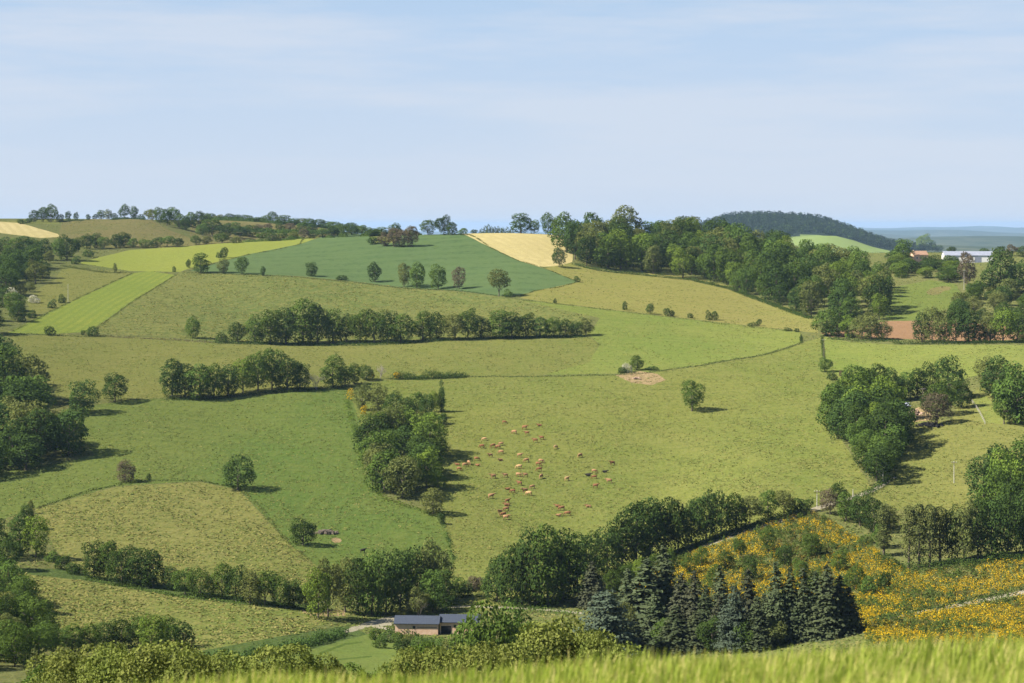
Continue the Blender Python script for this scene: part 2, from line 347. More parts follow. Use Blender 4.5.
POLYS = []
def build_ground():
    pts = []; edges = []
    # background points, coarser far off
    for v in np.arange(v_of(45.0), v_of(330.0), 40.0):
        for u in np.arange(-460, 1501, 40.0): pts.append((u, v))
    for v in np.arange(v_of(332.0), v_of(1950.0), 7.0):
        for u in np.arange(-460, 1501, 9.0): pts.append((u + random.uniform(-2, 2), v + random.uniform(-1.5, 1.5)))
    for v in np.arange(v_of(1960.0), v_of(51500.0), 16.0):
        for u in np.arange(-460, 1501, 18.0): pts.append((u, v))
    polys = POLYS
    for name, mat, poly in FIELDS:
        fp = field_pts(poly); polys.append(fp)
        b = len(pts); pts += fp; n = len(fp)
        edges += [(b + i, b + (i + 1) % n) for i in range(n)]
    mu, mv = 512.0, 6300.0
    res = geometry.delaunay_2d_cdt([Vector((x - mu, y - mv)) for x, y in pts], edges, [], 0, 1e-3, False)
    V = np.array([(v[0] + mu, v[1] + mv) for v in res[0]]); T = np.array([f for f in res[2] if len(f) == 3])
    Y = np.exp(V[:, 1] / 900.0); X = (V[:, 0] - 512) / F * Y
    Z = zf(X, Y)
    P = np.stack([X, Y, Z], 1)
    e = np.maximum(.5, Y * .002)
    nx = -(zf(X + e, Y) - zf(X - e, Y)) / (2 * e); ny = -(zf(X, Y + e) - zf(X, Y - e)) / (2 * e)
    N = np.stack([nx, ny, np.ones_like(nx)], 1); N /= np.linalg.norm(N, axis=1)[:, None]
    cen = V[T].mean(1)
    cls = np.full(len(T), -1)
    for k, fp in enumerate(polys):
        cls[in_poly(cen[:, 0], cen[:, 1], fp)] = k
    Yc = np.exp(cen[:, 1] / 900)
    cls[(cls == -1) & (Yc > 2450)] = -2
    sp = (cls == -2) & (np.exp(-((Yc - 4450) / 330) ** 2) * np.exp(-np.abs((cen[:, 0] - 830) / 40) ** 2.2) > .10)
    cls[sp] = -3
    # consistent winding, upward
    a = P[T[:, 1]] - P[T[:, 0]]; b = P[T[:, 2]] - P[T[:, 0]]
    fl = (a[:, 0] * b[:, 1] - a[:, 1] * b[:, 0]) < 0
    T[fl] = T[fl][:, ::-1]
    for k in range(-3, len(FIELDS)):
        t = T[cls == k]
        if not len(t): continue
        idx, inv = np.unique(t, return_inverse=True)
        nm, mt = {-1: ('terrain', 'rough'), -2: ('far_terrain', 'far'), -3: ('far_meadow', 'farfield')}.get(k) or FIELDS[k][:2]
        me = np_mesh(nm, P[idx], inv.reshape(-1, 3), [M[mt]], smooth=True, normals=N[idx])
        tag(link(nm, me), kind='structure')

build_ground()

def near_ground():
    xs = np.arange(-34, 34.1, 1.0); ys = np.arange(-40, 47.1, 1.0)
    X, Y = np.meshgrid(xs, ys); Z = zf(X, Y) - np.where(Y > 44, .4, 0)
    n, m = X.shape
    i = np.arange(n * m).reshape(n, m)
    Q = np.stack([i[:-1, :-1], i[:-1, 1:], i[1:, 1:], i[1:, :-1]], -1).reshape(-1, 4)
    me = np_mesh('barley_ground', np.stack([X, Y, Z], -1).reshape(-1, 3), Q, [M['crop']], smooth=True)
    tag(link('ground', me), kind='structure')
near_ground()

# ------------------------------------------------------------------ leaves and trees
L = {
 'v': leaf_mat('distant_leaves', (.020, .034, .018), warm=(.028, .036, .02)),
 'd': leaf_mat('dark_leaves', (.040, .072, .020)),
 'g': leaf_mat('green_leaves', (.062, .106, .024)),
 'y': leaf_mat('fresh_leaves', (.096, .150, .027), var=.22),
 'o': leaf_mat('olive_leaves', (.096, .120, .040), var=.25),
 'p': leaf_mat('brownish_leaves', (.105, .092, .058), var=.25, warm=(.13, .10, .066)),
 'c': leaf_mat('spruce_needles', (.052, .074, .036), warm=(.074, .082, .040), transl=.1),
 'k': leaf_mat('brown_needles', (.048, .058, .032), warm=(.062, .064, .038), transl=.1),
 'b': leaf_mat('blue_needles', (.060, .082, .056), var=.15, warm=(.068, .086, .052), transl=.1),
 'l': leaf_mat('poplar_leaves', (.088, .112, .042), var=.2),
 'w': leaf_mat('white_blossom', (.36, .36, .27), var=.15, warm=(.40, .38, .30)),
 'h': leaf_mat('hedge_leaves', (.042, .066, .020)),
 'n': leaf_mat('bush_leaves', (.122, .158, .034), var=.22, warm=(.17, .175, .048)),
}
M['bark'] = plain_mat('bark', (.085, .068, .05), (.15, .125, .10), 3, bump=.4, stretch=(1, 1, .3))
M['deadwood'] = plain_mat('pale_deadwood', (.26, .22, .18), (.38, .34, .29), 3, bump=.3)
M['gorse'] = leaf_mat('broom_flowers', (.47, .29, .010), var=.2, warm=(.55, .37, .018), transl=.25)
M['broomgreen'] = leaf_mat('broom_stems', (.060, .095, .024), var=.2)
M['broomolive'] = leaf_mat('broom_scrub', (.105, .100, .034), var=.2)

def unit(n, r=rng):
    v = r.normal(size=(n, 3)); return v / np.linalg.norm(v, axis=1)[:, None]

def leaf_quads(P, N, size, r, squash=.7):
    """diamond leaf sprays at P facing N"""
    n = len(P)
    a = np.cross(N, unit(n, r)); a /= np.linalg.norm(a, axis=1)[:, None] + 1e-9
    b = np.cross(N, a)
    s = (size * r.uniform(.6, 1.35, n))[:, None]
    V = np.stack([P - a * s * .5, P + b * s * .5 * squash, P + a * s * .5, P - b * s * .5 * squash], 1).reshape(-1, 3)
    Q = np.arange(4 * n).reshape(n, 4)
    return V, Q

def crown_arrays(seed, h, w, leaf, nleaf, base=.16, nl=16, top=1.0, lobe=(.20, .34), taper=.0, jit=.75):
    """a crown as a bunch of leafy boughs: boughs fill an egg between base*h and top*h"""
    r = np.random.default_rng(seed)
    zc = h * (base + top) / 2; hz = h * (top - base) / 2; hw = w / 2
    c = []; rad = []
    for k in range(nl):
        d = unit(1, r)[0]; q = r.uniform(.45, 1) ** .6
        rr = r.uniform(*lobe) * w
        sh = 1 - taper * max(0, d[2])
        p = np.array([d[0] * max(.05, hw - rr * .85) * q * sh, d[1] * max(.05, hw - rr * .85) * q * sh, zc + d[2] * max(.05, hz - rr * .7) * q])
        c.append(p); rad.append(rr)
    c.append(np.array([0, 0, zc])); rad.append(min(hw, hz) * .72)
    c = np.array(c); rad = np.array(rad)
    wgt = rad ** 2; wgt = wgt / wgt.sum()
    k = r.choice(len(rad), nleaf, p=wgt)
    d = unit(nleaf, r)
    d[:, 2] = np.where(r.random(nleaf) < .3, np.abs(d[:, 2]), d[:, 2])
    q = 1 - np.abs(r.normal(0, .13, nleaf)) + r.normal(0, .05, nleaf)
    P = c[k] + d * (rad[k] * q)[:, None] * np.array([1, 1, .85])
    # drop sprays buried deep in other boughs
    keep = np.ones(nleaf, bool)
    for j in range(len(rad)):
        dd = np.linalg.norm((P - c[j]) / np.array([1, 1, .85]), axis=1)
        keep &= ~((dd < rad[j] * .62) & (k != j))
    keep &= P[:, 2] > h * .015
    P = P[keep]; d = d[keep]
    N = d + jit * r.normal(size=P.shape) + np.array([0, 0, .25]); N /= np.linalg.norm(N, axis=1)[:, None]
    rr = np.percentile(np.hypot(P[:, 0], P[:, 1]), 97); zt = np.percentile(P[:, 2], 99.5)
    P = P * np.array([w / 2 / rr, w / 2 / rr, h * top / zt])
    return leaf_quads(P, N, leaf, r)

def tube(path, rads, n=7):
    V = []; Q = []
    for k, (p, r_) in enumerate(zip(path, rads)):
        p = np.array(p, float)
        t = np.array(path[min(k + 1, len(path) - 1)], float) - np.array(path[max(k - 1, 0)], float); t /= np.linalg.norm(t) + 1e-9
        a = np.cross(t, [0.31, .95, .05]); a /= np.linalg.norm(a) + 1e-9; b = np.cross(t, a)
        for i in range(n):
            th = 2 * math.pi * i / n
            V.append(p + r_ * (math.cos(th) * a + math.sin(th) * b))
    for k in range(len(path) - 1):
        for i in range(n):
            Q.append((k*n+i, k*n+(i+1) % n, (k+1)*n+(i+1) % n, (k+1)*n+i))
    return np.array(V), np.array(Q)

def join(parts):
    V = []; Q = []; o = 0
    for v, q in parts:
        V.append(v); Q.append(np.asarray(q) + o); o += len(v)
    return np.concatenate(V), np.concatenate(Q)

def trunk_arrays(seed, h, w, base=.16, girth=.022, limbs=6):
    r = np.random.default_rng(seed)
    lean = r.normal(0, .02, 2) * h
    P = [np.array([lean[0]*t, lean[1]*t, h*.78*t - .4*(t == 0)]) for t in (0, .06, .2, .45, .75, 1)]
    g = girth * h
    parts = [tube(P, [g*1.5, g*1.05, g*.9, g*.65, g*.35, g*.08])]
    for k in range(limbs):
        t0 = r.uniform(.18, .6); p0 = np.array([lean[0]*t0, lean[1]*t0, h*.78*t0])
        an = r.uniform(0, 6.28); ln = w * r.uniform(.25, .42)
        d = np.array([math.cos(an), math.sin(an), r.uniform(.5, 1.1)])
        parts.append(tube([p0, p0 + d*ln*.45 + [0, 0, .0], p0 + d*ln + [0, 0, ln*.15]], [g*.5, g*.32, g*.06], 5))
    return join(parts)

def conifer_arrays(seed, h, w, dens=1.0, droop=.35, blunt=.0):
    """tiers of drooping boughs"""
    r = np.random.default_rng(seed)
    P = []; N = []
    tiers = int(26 * dens)
    for k in range(tiers):
        t = (k + r.uniform(-.3, .3)) / tiers; t = min(max(t, 0), .985)
        z = h * (.05 + .93 * t)
        rad = w / 2 * ((1 - t) ** (.85 - .4 * blunt)) * r.uniform(.8, 1.08) + .03 * w
        nb = max(6, int(19 * (1 - t) + 6))
        for b in range(nb):
            an = r.uniform(0, 6.28); ln = rad * r.uniform(.7, 1.1)
            m = max(3, int(ln / .28))
            s = np.linspace(.2, 1, m)
            x = np.cos(an) * ln * s; y = np.sin(an) * ln * s
            zz = z - droop * ln * s ** 1.6 + .12 * ln * s + r.normal(0, .1, m)
            side = r.normal(0, .16, (m, 1)) * ln * .7 * np.array([[-math.sin(an), math.cos(an), 0]])
            P.append(np.stack([x, y, zz], 1) + side)
            N.append(np.stack([np.cos(an) * np.full(m, .55), np.sin(an) * np.full(m, .55), np.full(m, .8)], 1) + r.normal(0, .4, (m, 3)))
    P = np.concatenate(P); N = np.concatenate(N); N /= np.linalg.norm(N, axis=1)[:, None]
    V, Q = leaf_quads(P, N, .66, r, .7)
    return V, Q

TR = {}   # kind of form -> list of (crown mesh, trunk mesh, nominal height, nominal width)
def add_form(key, n, h, w, leaf, nleaf, seed0, **kw):
    lst = []
    for k in range(n):
        V, Q = crown_arrays(seed0 + k, h, w, leaf, nleaf, **kw)
        cm = np_mesh(key + '_crown', V, Q, [L['d']])
        V, Q = trunk_arrays(seed0 + 50 + k, h, w)
        lst.append((cm, np_mesh(key + '_trunk', V, Q, [M['bark']], smooth=True), h, w))
    TR[key] = lst
add_form('round', 7, 12, 11, .55, 5200, 100, base=-.06, nl=20, lobe=(.14, .27), jit=.5)
add_form('open', 5, 12, 10, .52, 4000, 200, base=-.03, nl=19, lobe=(.12, .25), jit=.55)
add_form('tall', 5, 14, 9, .55, 5000, 300, base=-.05, nl=22, lobe=(.16, .30), taper=.25, jit=.5)
add_form('poplar', 3, 16, 4.2, .45, 3600, 400, base=-.03, nl=26, lobe=(.22, .40), taper=.3)
add_form('shrub', 5, 3.5, 4.6, .36, 1500, 500, base=-.25, nl=10, lobe=(.16, .28), jit=.6)
add_form('near', 5, 7, 6.5, .25, 9500, 600, base=.02, nl=24, lobe=(.13, .24), jit=.85)
for key, n, s0, kw in (('spruce', 5, 700, {}), ('cedar', 2, 740, dict(droop=.12, blunt=.9))):
    TR[key] = []
    for k in range(n):
        h, w = 18.0, 8.0 if key == 'spruce' else 13.0
        V, Q = conifer_arrays(s0 + k, h, w, 1.5, **kw)
        cm = np_mesh(key + '_crown', V, Q, [L['c']])
        V, Q = trunk_arrays(s0 + 20 + k, h * 1.15, w, limbs=0, girth=.014)
        TR[key].append((cm, np_mesh(key + '_trunk', V, Q, [M['bark']], smooth=True), h, w))
def bare_arrays(seed, h=9.0):
    r = np.random.default_rng(seed); parts = []
    def grow(p, d, ln, g, lev):
        q = p + d * ln
        m = (p + q) / 2 + r.normal(0, .05, 3) * ln
        parts.append(tube([p, m, q], [g, g * .8, g * .55], 5))
        if lev == 0: return
        for _ in range(3 if lev > 1 else 4):
            e = d + r.normal(0, .45, 3); e[2] = abs(e[2]) * .8 + .15; e /= np.linalg.norm(e)
            grow(p + (q - p) * r.uniform(.55, 1), e, ln * r.uniform(.55, .8), g * .55, lev - 1)
    for _ in range(4):
        e = np.array([r.normal(0, .35), r.normal(0, .35), 1.]); grow(np.array([0, 0, -.3]), e / np.linalg.norm(e), h * .30, .09, 4)
    return join(parts)
BARE = [np_mesh('bare_branches', *bare_arrays(800 + k), [M['deadwood']], smooth=True) for k in range(3)]

COLN = {'d': 'dark green', 'g': 'mid green', 'y': 'bright green', 'o': 'olive green', 'p': 'brownish', 'c': 'dark green', 'k': 'brown tinged', 'b': 'blue grey',
        'l': 'olive green', 'w': 'white flowering', 'n': 'yellow green', 'h': 'dark green'}
NV = [0]
PROTO = {}
def plant(name, form, mat, loc, h, w, label, cat, group, rot=None):
    """one tree or shrub: an Empty at its foot, a trunk and a crown"""
    NV[0] += 1
    cm, tm, h0, w0 = TR[form][NV[0] * 7 % len(TR[form])] if len(TR[form]) > 1 else TR[form][0]
    cm, tm, h0, w0 = random.choice(TR[form])
    root = link(name, None, loc)
    root.empty_display_size = .5
    root.rotation_euler = (0, 0, random.uniform(0, 6.28) if rot is None else rot)
    sx = w / w0; root.scale = (sx * random.uniform(.94, 1.06), sx * random.uniform(.94, 1.06), h / h0)
    key = (form, cm.name)
    if key not in PROTO:
        PROTO[key] = (bpy.data.objects.new('crown', cm), bpy.data.objects.new('trunk', tm))
        C.objects.link(PROTO[key][0]); C.objects.link(PROTO[key][1])
        c, t = PROTO[key]
    else:
        c = PROTO[key][0].copy(); t = PROTO[key][1].copy()
        C.objects.link(c); C.objects.link(t)
    c.parent = root; t.parent = root
    if form == 'shrub': t.name = 'stem'
    c.material_slots[0].link = 'OBJECT'; c.material_slots[0].material = L[mat]
    tag(root, label, cat, group)
    return root

FORM = {'d': ('round', 'tall', 'round'), 'g': ('round', 'open', 'tall'), 'y': ('round', 'open'), 'o': ('open', 'open', 'tall'), 'p': ('open',)}
def name_of(kind, hm, wood):
    if kind in 'ckb': return 'conifer', 'conifer'
    if kind == 'l': return 'poplar_tree', 'poplar'
    if hm < 5.2 or kind in 'wh': return 'shrub', 'shrub'
    return wood, 'tree'

def px_plant(px, py, hp, wp, kind, label, group, wood='hedgerow_tree', form=None, at=None):
    p = at or hit(px, py)
    k = p.y / F
    hm = hp * k; wm = wp * k * (1.12 if wood == 'hedgerow_tree' else 1.03)
    nm, cat = name_of(kind, hm, wood)
    if form is None:
        form = 'shrub' if nm == 'shrub' else {'c': 'spruce', 'k': 'spruce', 'b': 'cedar', 'l': 'poplar'}.get(kind) or random.choice(FORM.get(kind, ('round',)))
    label = label.replace('{c}', COLN[kind]).replace('{t}', cat)
    return plant(nm, form, kind, (p.x, p.y, p.z - .05), hm, wm, label, cat, group)

def row(items, place, end, group, wood='hedgerow_tree', extra=None):
    """trees standing in a line: each is counted from a named end (items are given from that end)"""
    for i, (px, py, hp, wp, kind) in enumerate(items, 1):
        px_plant(px, py, hp, wp, kind, f'{{c}} {{t}} {place}, {ordw(i)} from {end}', group, wood)

def solo(px, py, hp, wp, kind, label, group=None, wood='field_tree', form=None):
    return px_plant(px, py, hp, wp, kind, label, group, wood, form)

def wood_fill(poly, spacing, hp, wp, kinds, place, end, group, ranks=('front', 'middle', 'back'), wood='woodland_tree', var=.3, seed=1, flip=False, maxn=400):
    """trees standing in a wood: sorted into ranks by depth and counted along each rank"""
    r = random.Random(seed)
    P = [hit(*q) for q in poly]
    pl = [(p.x, p.y) for p in P]
    xs = [p[0] for p in pl]; ys = [p[1] for p in pl]
    got = []
    for _ in range(6000):
        x = r.uniform(min(xs), max(xs)); y = r.uniform(min(ys), max(ys))
        if not in_poly(np.array([x]), np.array([y]), pl)[0]: continue
        if any((x-a)**2 + (y-b)**2 < spacing**2 for a, b in got): continue
        got.append((x, y))
        if len(got) >= maxn: break
    got.sort(key=lambda p: p[1])
    n = len(got); m = len(ranks)
    for k in range(m):
        part = sorted(got[n*k//m: n*(k+1)//m], key=lambda p: p[0] / p[1], reverse=flip)
        for i, (x, y) in enumerate(part, 1):
            f = r.uniform(1 - var, 1 + var)
            kd = r.choice(kinds)
            pt = Vector((x, y, float(zf(x, y))))
            px_plant(0, 0, hp * f, wp * f * r.uniform(.85, 1.15), kd, f'{{c}} {{t}} {ordw(i)} from {end}, {ranks[k]} rank, {place}', group, wood, at=pt)

# --- solitary trees in the meadows
solo(238, 490, 35, 36, 'd', 'round dark green tree standing alone on the corner of the dry pasture', form='round')
solo(303, 545, 27, 26, 'd', 'dark green tree on the dry pasture edge beside a brush heap', form='round')
solo(692, 411, 31, 27, 'g', 'lone round tree in the middle of the upper cow pasture', form='open')
solo(125, 482, 22, 21, 'p', 'small brownish tree at the bend of the thin hedge line', form='round')
solo(31, 514, 14, 6, 'o', 'thin grey green sapling where the thin hedge line ends by the wood')
solo(149, 480, 7, 5, 'd', 'tiny dark bush on the thin hedge line beside the brownish tree')
solo(193, 338, 22, 16, 'g', 'mid green tree standing apart before the long upper hedgerow')
solo(559, 267, 19, 16, 'd', 'round dark tree at the lower corner of the golden hay field', form='round')
solo(577, 282, 6, 7, 'g', 'little bush at the tip of the blue green wheat field')
solo(637, 370, 15, 13, 'g', 'small green tree beside the white flowering bush above the bare patch')
solo(627, 372, 9, 12, 'w', 'white flowering bush on the fence line above the bare patch')
solo(622, 373, 6, 10, 'd', 'low dark bush under the white flowering bush above the bare patch')
solo(652, 370, 4, 14, 'd', 'flat dark clump put in as shade on the fence line beyond the small green tree')  # dark leaves laid flat to stand for shadow beside the small tree
solo(83, 413, 33, 32, 'd', 'large dark round tree beside the big wood, lower of a pair', form='round')
solo(115, 402, 29, 29, 'd', 'dark round tree at the field corner, upper of a pair', form='round')
solo(115, 273, 10, 5, 'o', 'thin sapling in the bright barley field')
row([(174,272,6,4,'d'),(188,268,9,6,'d'),(201,273,20,18,'g'),(223,273,15,14,'o'),(242,274,17,14,'g'),(263,276,10,6,'d'),(311,276,14,13,'d'),(342,280,5,12,'d'),
     (375,282,20,14,'d'),(404,287,24,15,'o'),(417,288,26,18,'g'),(438,289,25,17,'g'),(459,289,22,15,'p'),(499,296,27,21,'o'),(508,297,8,9,'g')],
    'on the lower edge of the wheat field', 'the barley end', 'trees along the lower edge of the wheat field', 'field_tree')
solo(219, 258, 6, 7, 'd', 'small dark bush on the boundary of barley and wheat, lower of two')
solo(224, 258, 11, 9, 'd', 'small dark tree on the boundary of barley and wheat fields')
row([(374,244,7,16,'d'),(385,246,14,15,'p'),(394,247,19,16,'p'),(404,247,17,15,'p'),(412,247,21,14,'p')], 'in the brown thicket on the wheat field', 'the brow', 'trees of the thicket in the wheat field', 'field_tree')
row([(396,240,17,16,'g'),(428,235,15,16,'g'),(444,235,20,17,'d'),(452,235,13,12,'d'),(463,235,7,10,'g'),(474,233,4,8,'d')], 'on the crest above the wheat', 'the thicket', 'trees on the crest above the wheat', 'field_tree')
row([(521,233,20,22,'d'),(534,233,14,13,'g'),(548,233,22,16,'d'),(559,236,18,12,'g')], 'on the crest above the hay field', 'the bare crest', 'trees on the crest above the hay field', 'field_tree')
# --- fence line bushes on the meadow
row([(555,303,5,4,'d'),(625,310,9,5,'d'),(650,314,11,8,'d'),(667,316,8,7,'d'),(672,316,6,5,'d'),(690,318,5,6,'d'),(709,320,10,7,'d'),(715,320,9,6,'d'),(752,326,4,9,'d'),(759,326,7,6,'d'),
     (788,331,4,9,'d'),(797,332,4,6,'d'),(801,341,7,3,'d')], 'on the thin fence line under the ripening meadow', 'the hedge', 'bushes along the meadow fence line')
# --- upper hedgerow
row([(222,342,10,13,'d'),(238,342,20,18,'d'),(255,343,29,22,'g'),(270,344,34,24,'g'),(286,344,36,24,'d'),(303,344,45,31,'g'),(318,344,40,25,'d'),(333,343,34,24,'g'),(346,343,29,18,'d'),
     (360,343,33,22,'g'),(374,343,34,22,'g'),(388,343,33,21,'d'),(401,343,29,24,'g'),(423,340,29,21,'g'),(437,340,28,20,'d'),(455,340,26,20,'o'),(468,339,31,22,'g'),(481,338,23,18,'d'),
     (500,338,28,24,'g'),(512,338,26,20,'d'),(526,337,24,19,'d'),(540,337,20,19,'d'),(553,337,20,18,'g'),(566,336,17,17,'d'),(577,336,15,14,'d'),(586,335,17,15,'o')],
    'in the long upper hedgerow', 'the bracken end', 'trees of the long upper hedgerow')
row([(50,335,9,11,'d'),(93,336,10,12,'d'),(83,335,5,5,'d')], 'on the bank under the bright barley strip', 'the wood', 'bushes on the bank under the barley strip')
row([(52,308,9,9,'d'),(62,303,9,8,'d'),(32,318,8,10,'d'),(22,322,8,8,'d')], 'on the upper edge of the barley strip', 'the tips', 'bushes above the barley strip')
# --- second hedgerow
row([(172,397,38,24,'d'),(185,398,34,24,'d'),(200,399,35,26,'g'),(214,398,34,24,'g'),(228,396,31,22,'d'),(243,393,34,24,'y'),(258,391,40,26,'g'),(272,390,41,27,'g'),(287,390,36,27,'d'),
     (300,389,27,22,'d'),(333,388,33,24,'g'),(345,386,20,16,'d'),(354,384,21,13,'g'),(366,380,15,15,'d')], 'in the hedgerow above the green meadow', 'the open end', 'trees of the hedgerow above the green meadow')
# --- copse in the middle
row([(362,410,26,18,'o'),(378,412,29,23,'o'),(393,420,29,20,'d'),(388,437,29,15,'y'),(405,424,27,20,'d'),(417,416,24,17,'g'),(427,418,24,17,'d'),(434,412,21,12,'y'),(441,412,24,8,'d'),
     (430,426,14,18,'g'),(443,424,11,11,'d'),(413,430,14,17,'d')], 'in the upper part of the middle copse', 'the meadow side', 'trees of the middle copse', 'copse_tree')
wood_fill([(370,452),(400,440),(425,444),(432,462),(432,486),(422,500),(395,502),(376,484)], 7.4, 35, 34, 'yggdgyo', 'middle copse', 'the meadow side', 'trees of the middle copse', ('lower', 'middle', 'upper'), 'copse_tree', seed=3)
solo(438, 490, 20, 18, 'g', 'small round tree at the cow pasture edge of the middle copse', 'trees of the middle copse', 'copse_tree')
solo(433, 514, 26, 26, 'o', 'grey green bushy tree at the lowest tip of the middle copse', 'trees of the middle copse', 'copse_tree')
solo(441, 524, 11, 8, 'd', 'dark bush on the ditch just below the middle copse')
# --- the big wood on the hillside to the west
wood_fill([(-40,375),(12,380),(20,394),(28,404),(40,430),(64,447),(72,456),(50,463),(25,471),(0,478),(-40,485)], 8.6, 42, 40, 'dddgdog', 'big western wood', 'the outer flank', 'trees of the big western wood', ('lower', 'middle', 'upper'), seed=5, maxn=60)
wood_fill([(-40,262),(35,266),(46,276),(36,285),(12,300),(18,318),(20,326),(0,345),(-40,360)], 8.5, 22, 22, 'dddgo', 'hollow above big wood', 'the outer flank', 'trees of the hollow above the big wood', ('lower', 'middle', 'upper'), seed=6, maxn=40)
row([(12,298,11,13,'w'),(20,296,13,15,'o'),(34,303,8,11,'w'),(30,292,10,11,'o')], 'in the pale scrub above the big wood', 'the flank', 'pale shrubs in the hollow')
# --- hedges under the brown field, far on the left
row([(-8,256,18,16,'d'),(3,254,17,16,'d'),(14,258,20,18,'g'),(24,254,18,16,'d'),(34,252,14,13,'g'),(45,260,21,14,'d'),(49,263,13,11,'o'),(59,256,17,14,'g'),(67,260,25,22,'d'),(78,252,15,14,'o'),
     (87,249,15,14,'d'),(96,248,15,14,'d'),(104,249,12,12,'g'),(116,248,14,13,'d'),(124,247,15,15,'d'),(133,248,10,12,'g'),(146,248,9,15,'g'),(157,247,10,11,'d'),(167,247,11,15,'g'),(178,247,9,12,'d'),
     (196,245,10,11,'g'),(207,244,8,11,'o'),(222,243,10,15,'g'),(236,243,7,11,'o'),(88,257,7,12,'d'),(76,264,8,9,'d')], 'in the belt above bright barley', 'the hay end', 'trees of the belt above the bright barley')
row([(21,224,5,9,'d'),(28,223,5,9,'d'),(34,222,12,10,'d'),(43,222,15,14,'d'),(51,222,18,15,'g'),(60,222,8,9,'d'),(68,220,9,7,'d'),(76,220,8,6,'d'),(88,220,6,5,'d'),(95,219,5,6,'d'),(101,219,9,9,'g'),
     (108,219,10,8,'o'),(114,219,6,9,'d'),(124,218,15,11,'d'),(134,218,13,10,'d'),(141,219,5,8,'d')], 'on the skyline above the brown field', 'the hay end', 'trees on the western skyline', 'field_tree')
row([(148,219,10,9,'o'),(153,221,12,11,'o'),(160,223,16,12,'g'),(167,226,17,12,'d'),(174,224,17,14,'g'),(179,228,14,12,'g'),(185,230,14,12,'d'),(191,227,15,12,'g'),(199,227,16,14,'d'),(206,225,12,12,'g'),
     (212,236,17,22,'g'),(202,235,12,11,'g'),(226,237,14,14,'d'),(234,234,12,14,'g'),(240,238,12,14,'d'),(250,237,12,16,'g')], 'down the edge of the brown hill', 'the crest', 'trees down the edge of the brown hill')
row([(210,219,7,13,'d'),(219,219,6,12,'o'),(229,219,7,13,'d'),(237,220,6,12,'d'),(247,220,6,13,'g'),(258,222,5,12,'d'),(266,222,7,13,'g'),(273,221,10,12,'d'),(284,223,8,16,'g'),(294,225,7,15,'d'),(303,225,7,15,'o'),
     (309,226,8,15,'d'),(318,227,8,15,'g'),(326,228,7,15,'d'),(334,229,8,16,'g'),(342,229,8,15,'d'),(350,230,10,18,'g'),(358,230,8,16,'d'),(366,231,8,18,'g'),(374,231,8,16,'d'),(382,231,9,16,'g')],
    'along the skyline of the brown hill', 'the west', 'trees on the brown hill skyline', 'field_tree')
row([(262,241,9,13,'g'),(272,241,9,13,'d'),(283,240,9,13,'g'),(294,239,8,12,'o'),(304,238,9,12,'p'),(313,238,8,12,'d'),(322,237,9,13,'g'),(332,236,10,13,'d'),(342,236,11,14,'g'),(352,235,11,14,'d'),(362,235,10,14,'g'),
     (280,231,8,11,'d'),(290,231,8,11,'p'),(301,231,8,11,'g'),(312,232,8,12,'d'),(268,230,7,10,'p'),(258,231,7,10,'p')], 'on the slope behind the barley brow', 'the west', 'trees on the slope behind the barley brow', 'field_tree')
# --- ridge wood
wood_fill([(574,264),(600,270),(640,274),(690,279),(730,288),(768,303),(808,317),(840,322),(878,322),(888,304),(886,290),(860,280),(800,268),(760,262),(700,250),(640,245),(585,245),(566,252)], 12.5, 31, 25, 'dgdgdogyo', 'ridge wood', 'the hay field', 'trees of the ridge wood', ('front', 'second', 'third', 'fourth', 'fifth'), seed=8, maxn=135)
wood_fill([(568,246),(585,240),(640,238),(700,241),(750,252),(790,257),(800,266),(760,262),(700,250),(640,246),(585,246)], 10.5, 26, 26, 'dddgdo', 'crest of ridge wood', 'the hay field', 'trees on the crest of the ridge wood', ('near', 'far'), seed=9, maxn=50, var=.14)
solo(775, 270, 20, 18, 'p', 'brown leaved tree showing among the green of the ridge wood')
row([(826,336,27,25,'g'),(838,337,22,18,'d'),(849,338,23,17,'y'),(862,339,24,18,'o'),(871,340,28,22,'o'),(882,340,20,18,'o')], 'before the ploughed strip', 'the ridge wood', 'trees before the ploughed strip')
row([(922,342,30,20,'d'),(932,343,36,22,'o'),(944,343,34,20,'o'),(956,343,38,22,'d'),(968,343,34,22,'d'),(980,342,22,20,'o'),(990,342,26,22,'o'),(1003,342,34,28,'y'),(1017,342,30,24,'g'),(1030,342,28,24,'d')],
    'in the clump before the village slope', 'the ploughed strip', 'trees of the clump before the village slope')
wood_fill([(948,306),(970,292),(1000,292),(1060,296),(1060,330),(1000,332),(960,328),(940,318)], 9.5, 17, 18, 'gdogdo', 'on village slope', 'the meadow', 'trees on the village slope', ('lower', 'middle', 'upper'), 'village_tree', seed=11, maxn=34)
wood_fill([(886,276),(905,282),(930,281),(950,283),(962,282),(956,268),(925,262),(895,262)], 10.5, 11.5, 17, 'dgdyd', 'belt below the orange house', 'the ridge wood', 'trees of the belt below the orange house', ('lower', 'upper'), 'village_tree', seed=12, maxn=22)
solo(903, 265, 26, 22, 'g', 'tall pale green tree beside the orange house', 'village trees', 'village_tree')
solo(924, 252, 18, 18, 'y', 'tall bright green tree rising behind the orange house', 'village trees', 'village_tree')
solo(967, 286, 34, 22, 'p', 'brownish tree in front of the long white shed', 'village trees', 'village_tree')
solo(1000, 298, 50, 34, 'd', 'largest dark tree of the village, right before the long white shed end', 'village trees', 'village_tree', 'tall')
solo(1019, 292, 32, 26, 'd', 'dark tree behind the largest village tree', 'village trees', 'village_tree')
row([(985,256,8,12,'d'),(1000,255,9,12,'d'),(1012,256,12,14,'p'),(1024,257,12,14,'d'),(938,252,7,12,'d'),(952,251,6,10,'d')], 'on the skyline behind the long white shed', 'the shed', 'trees on the village skyline', 'village_tree')
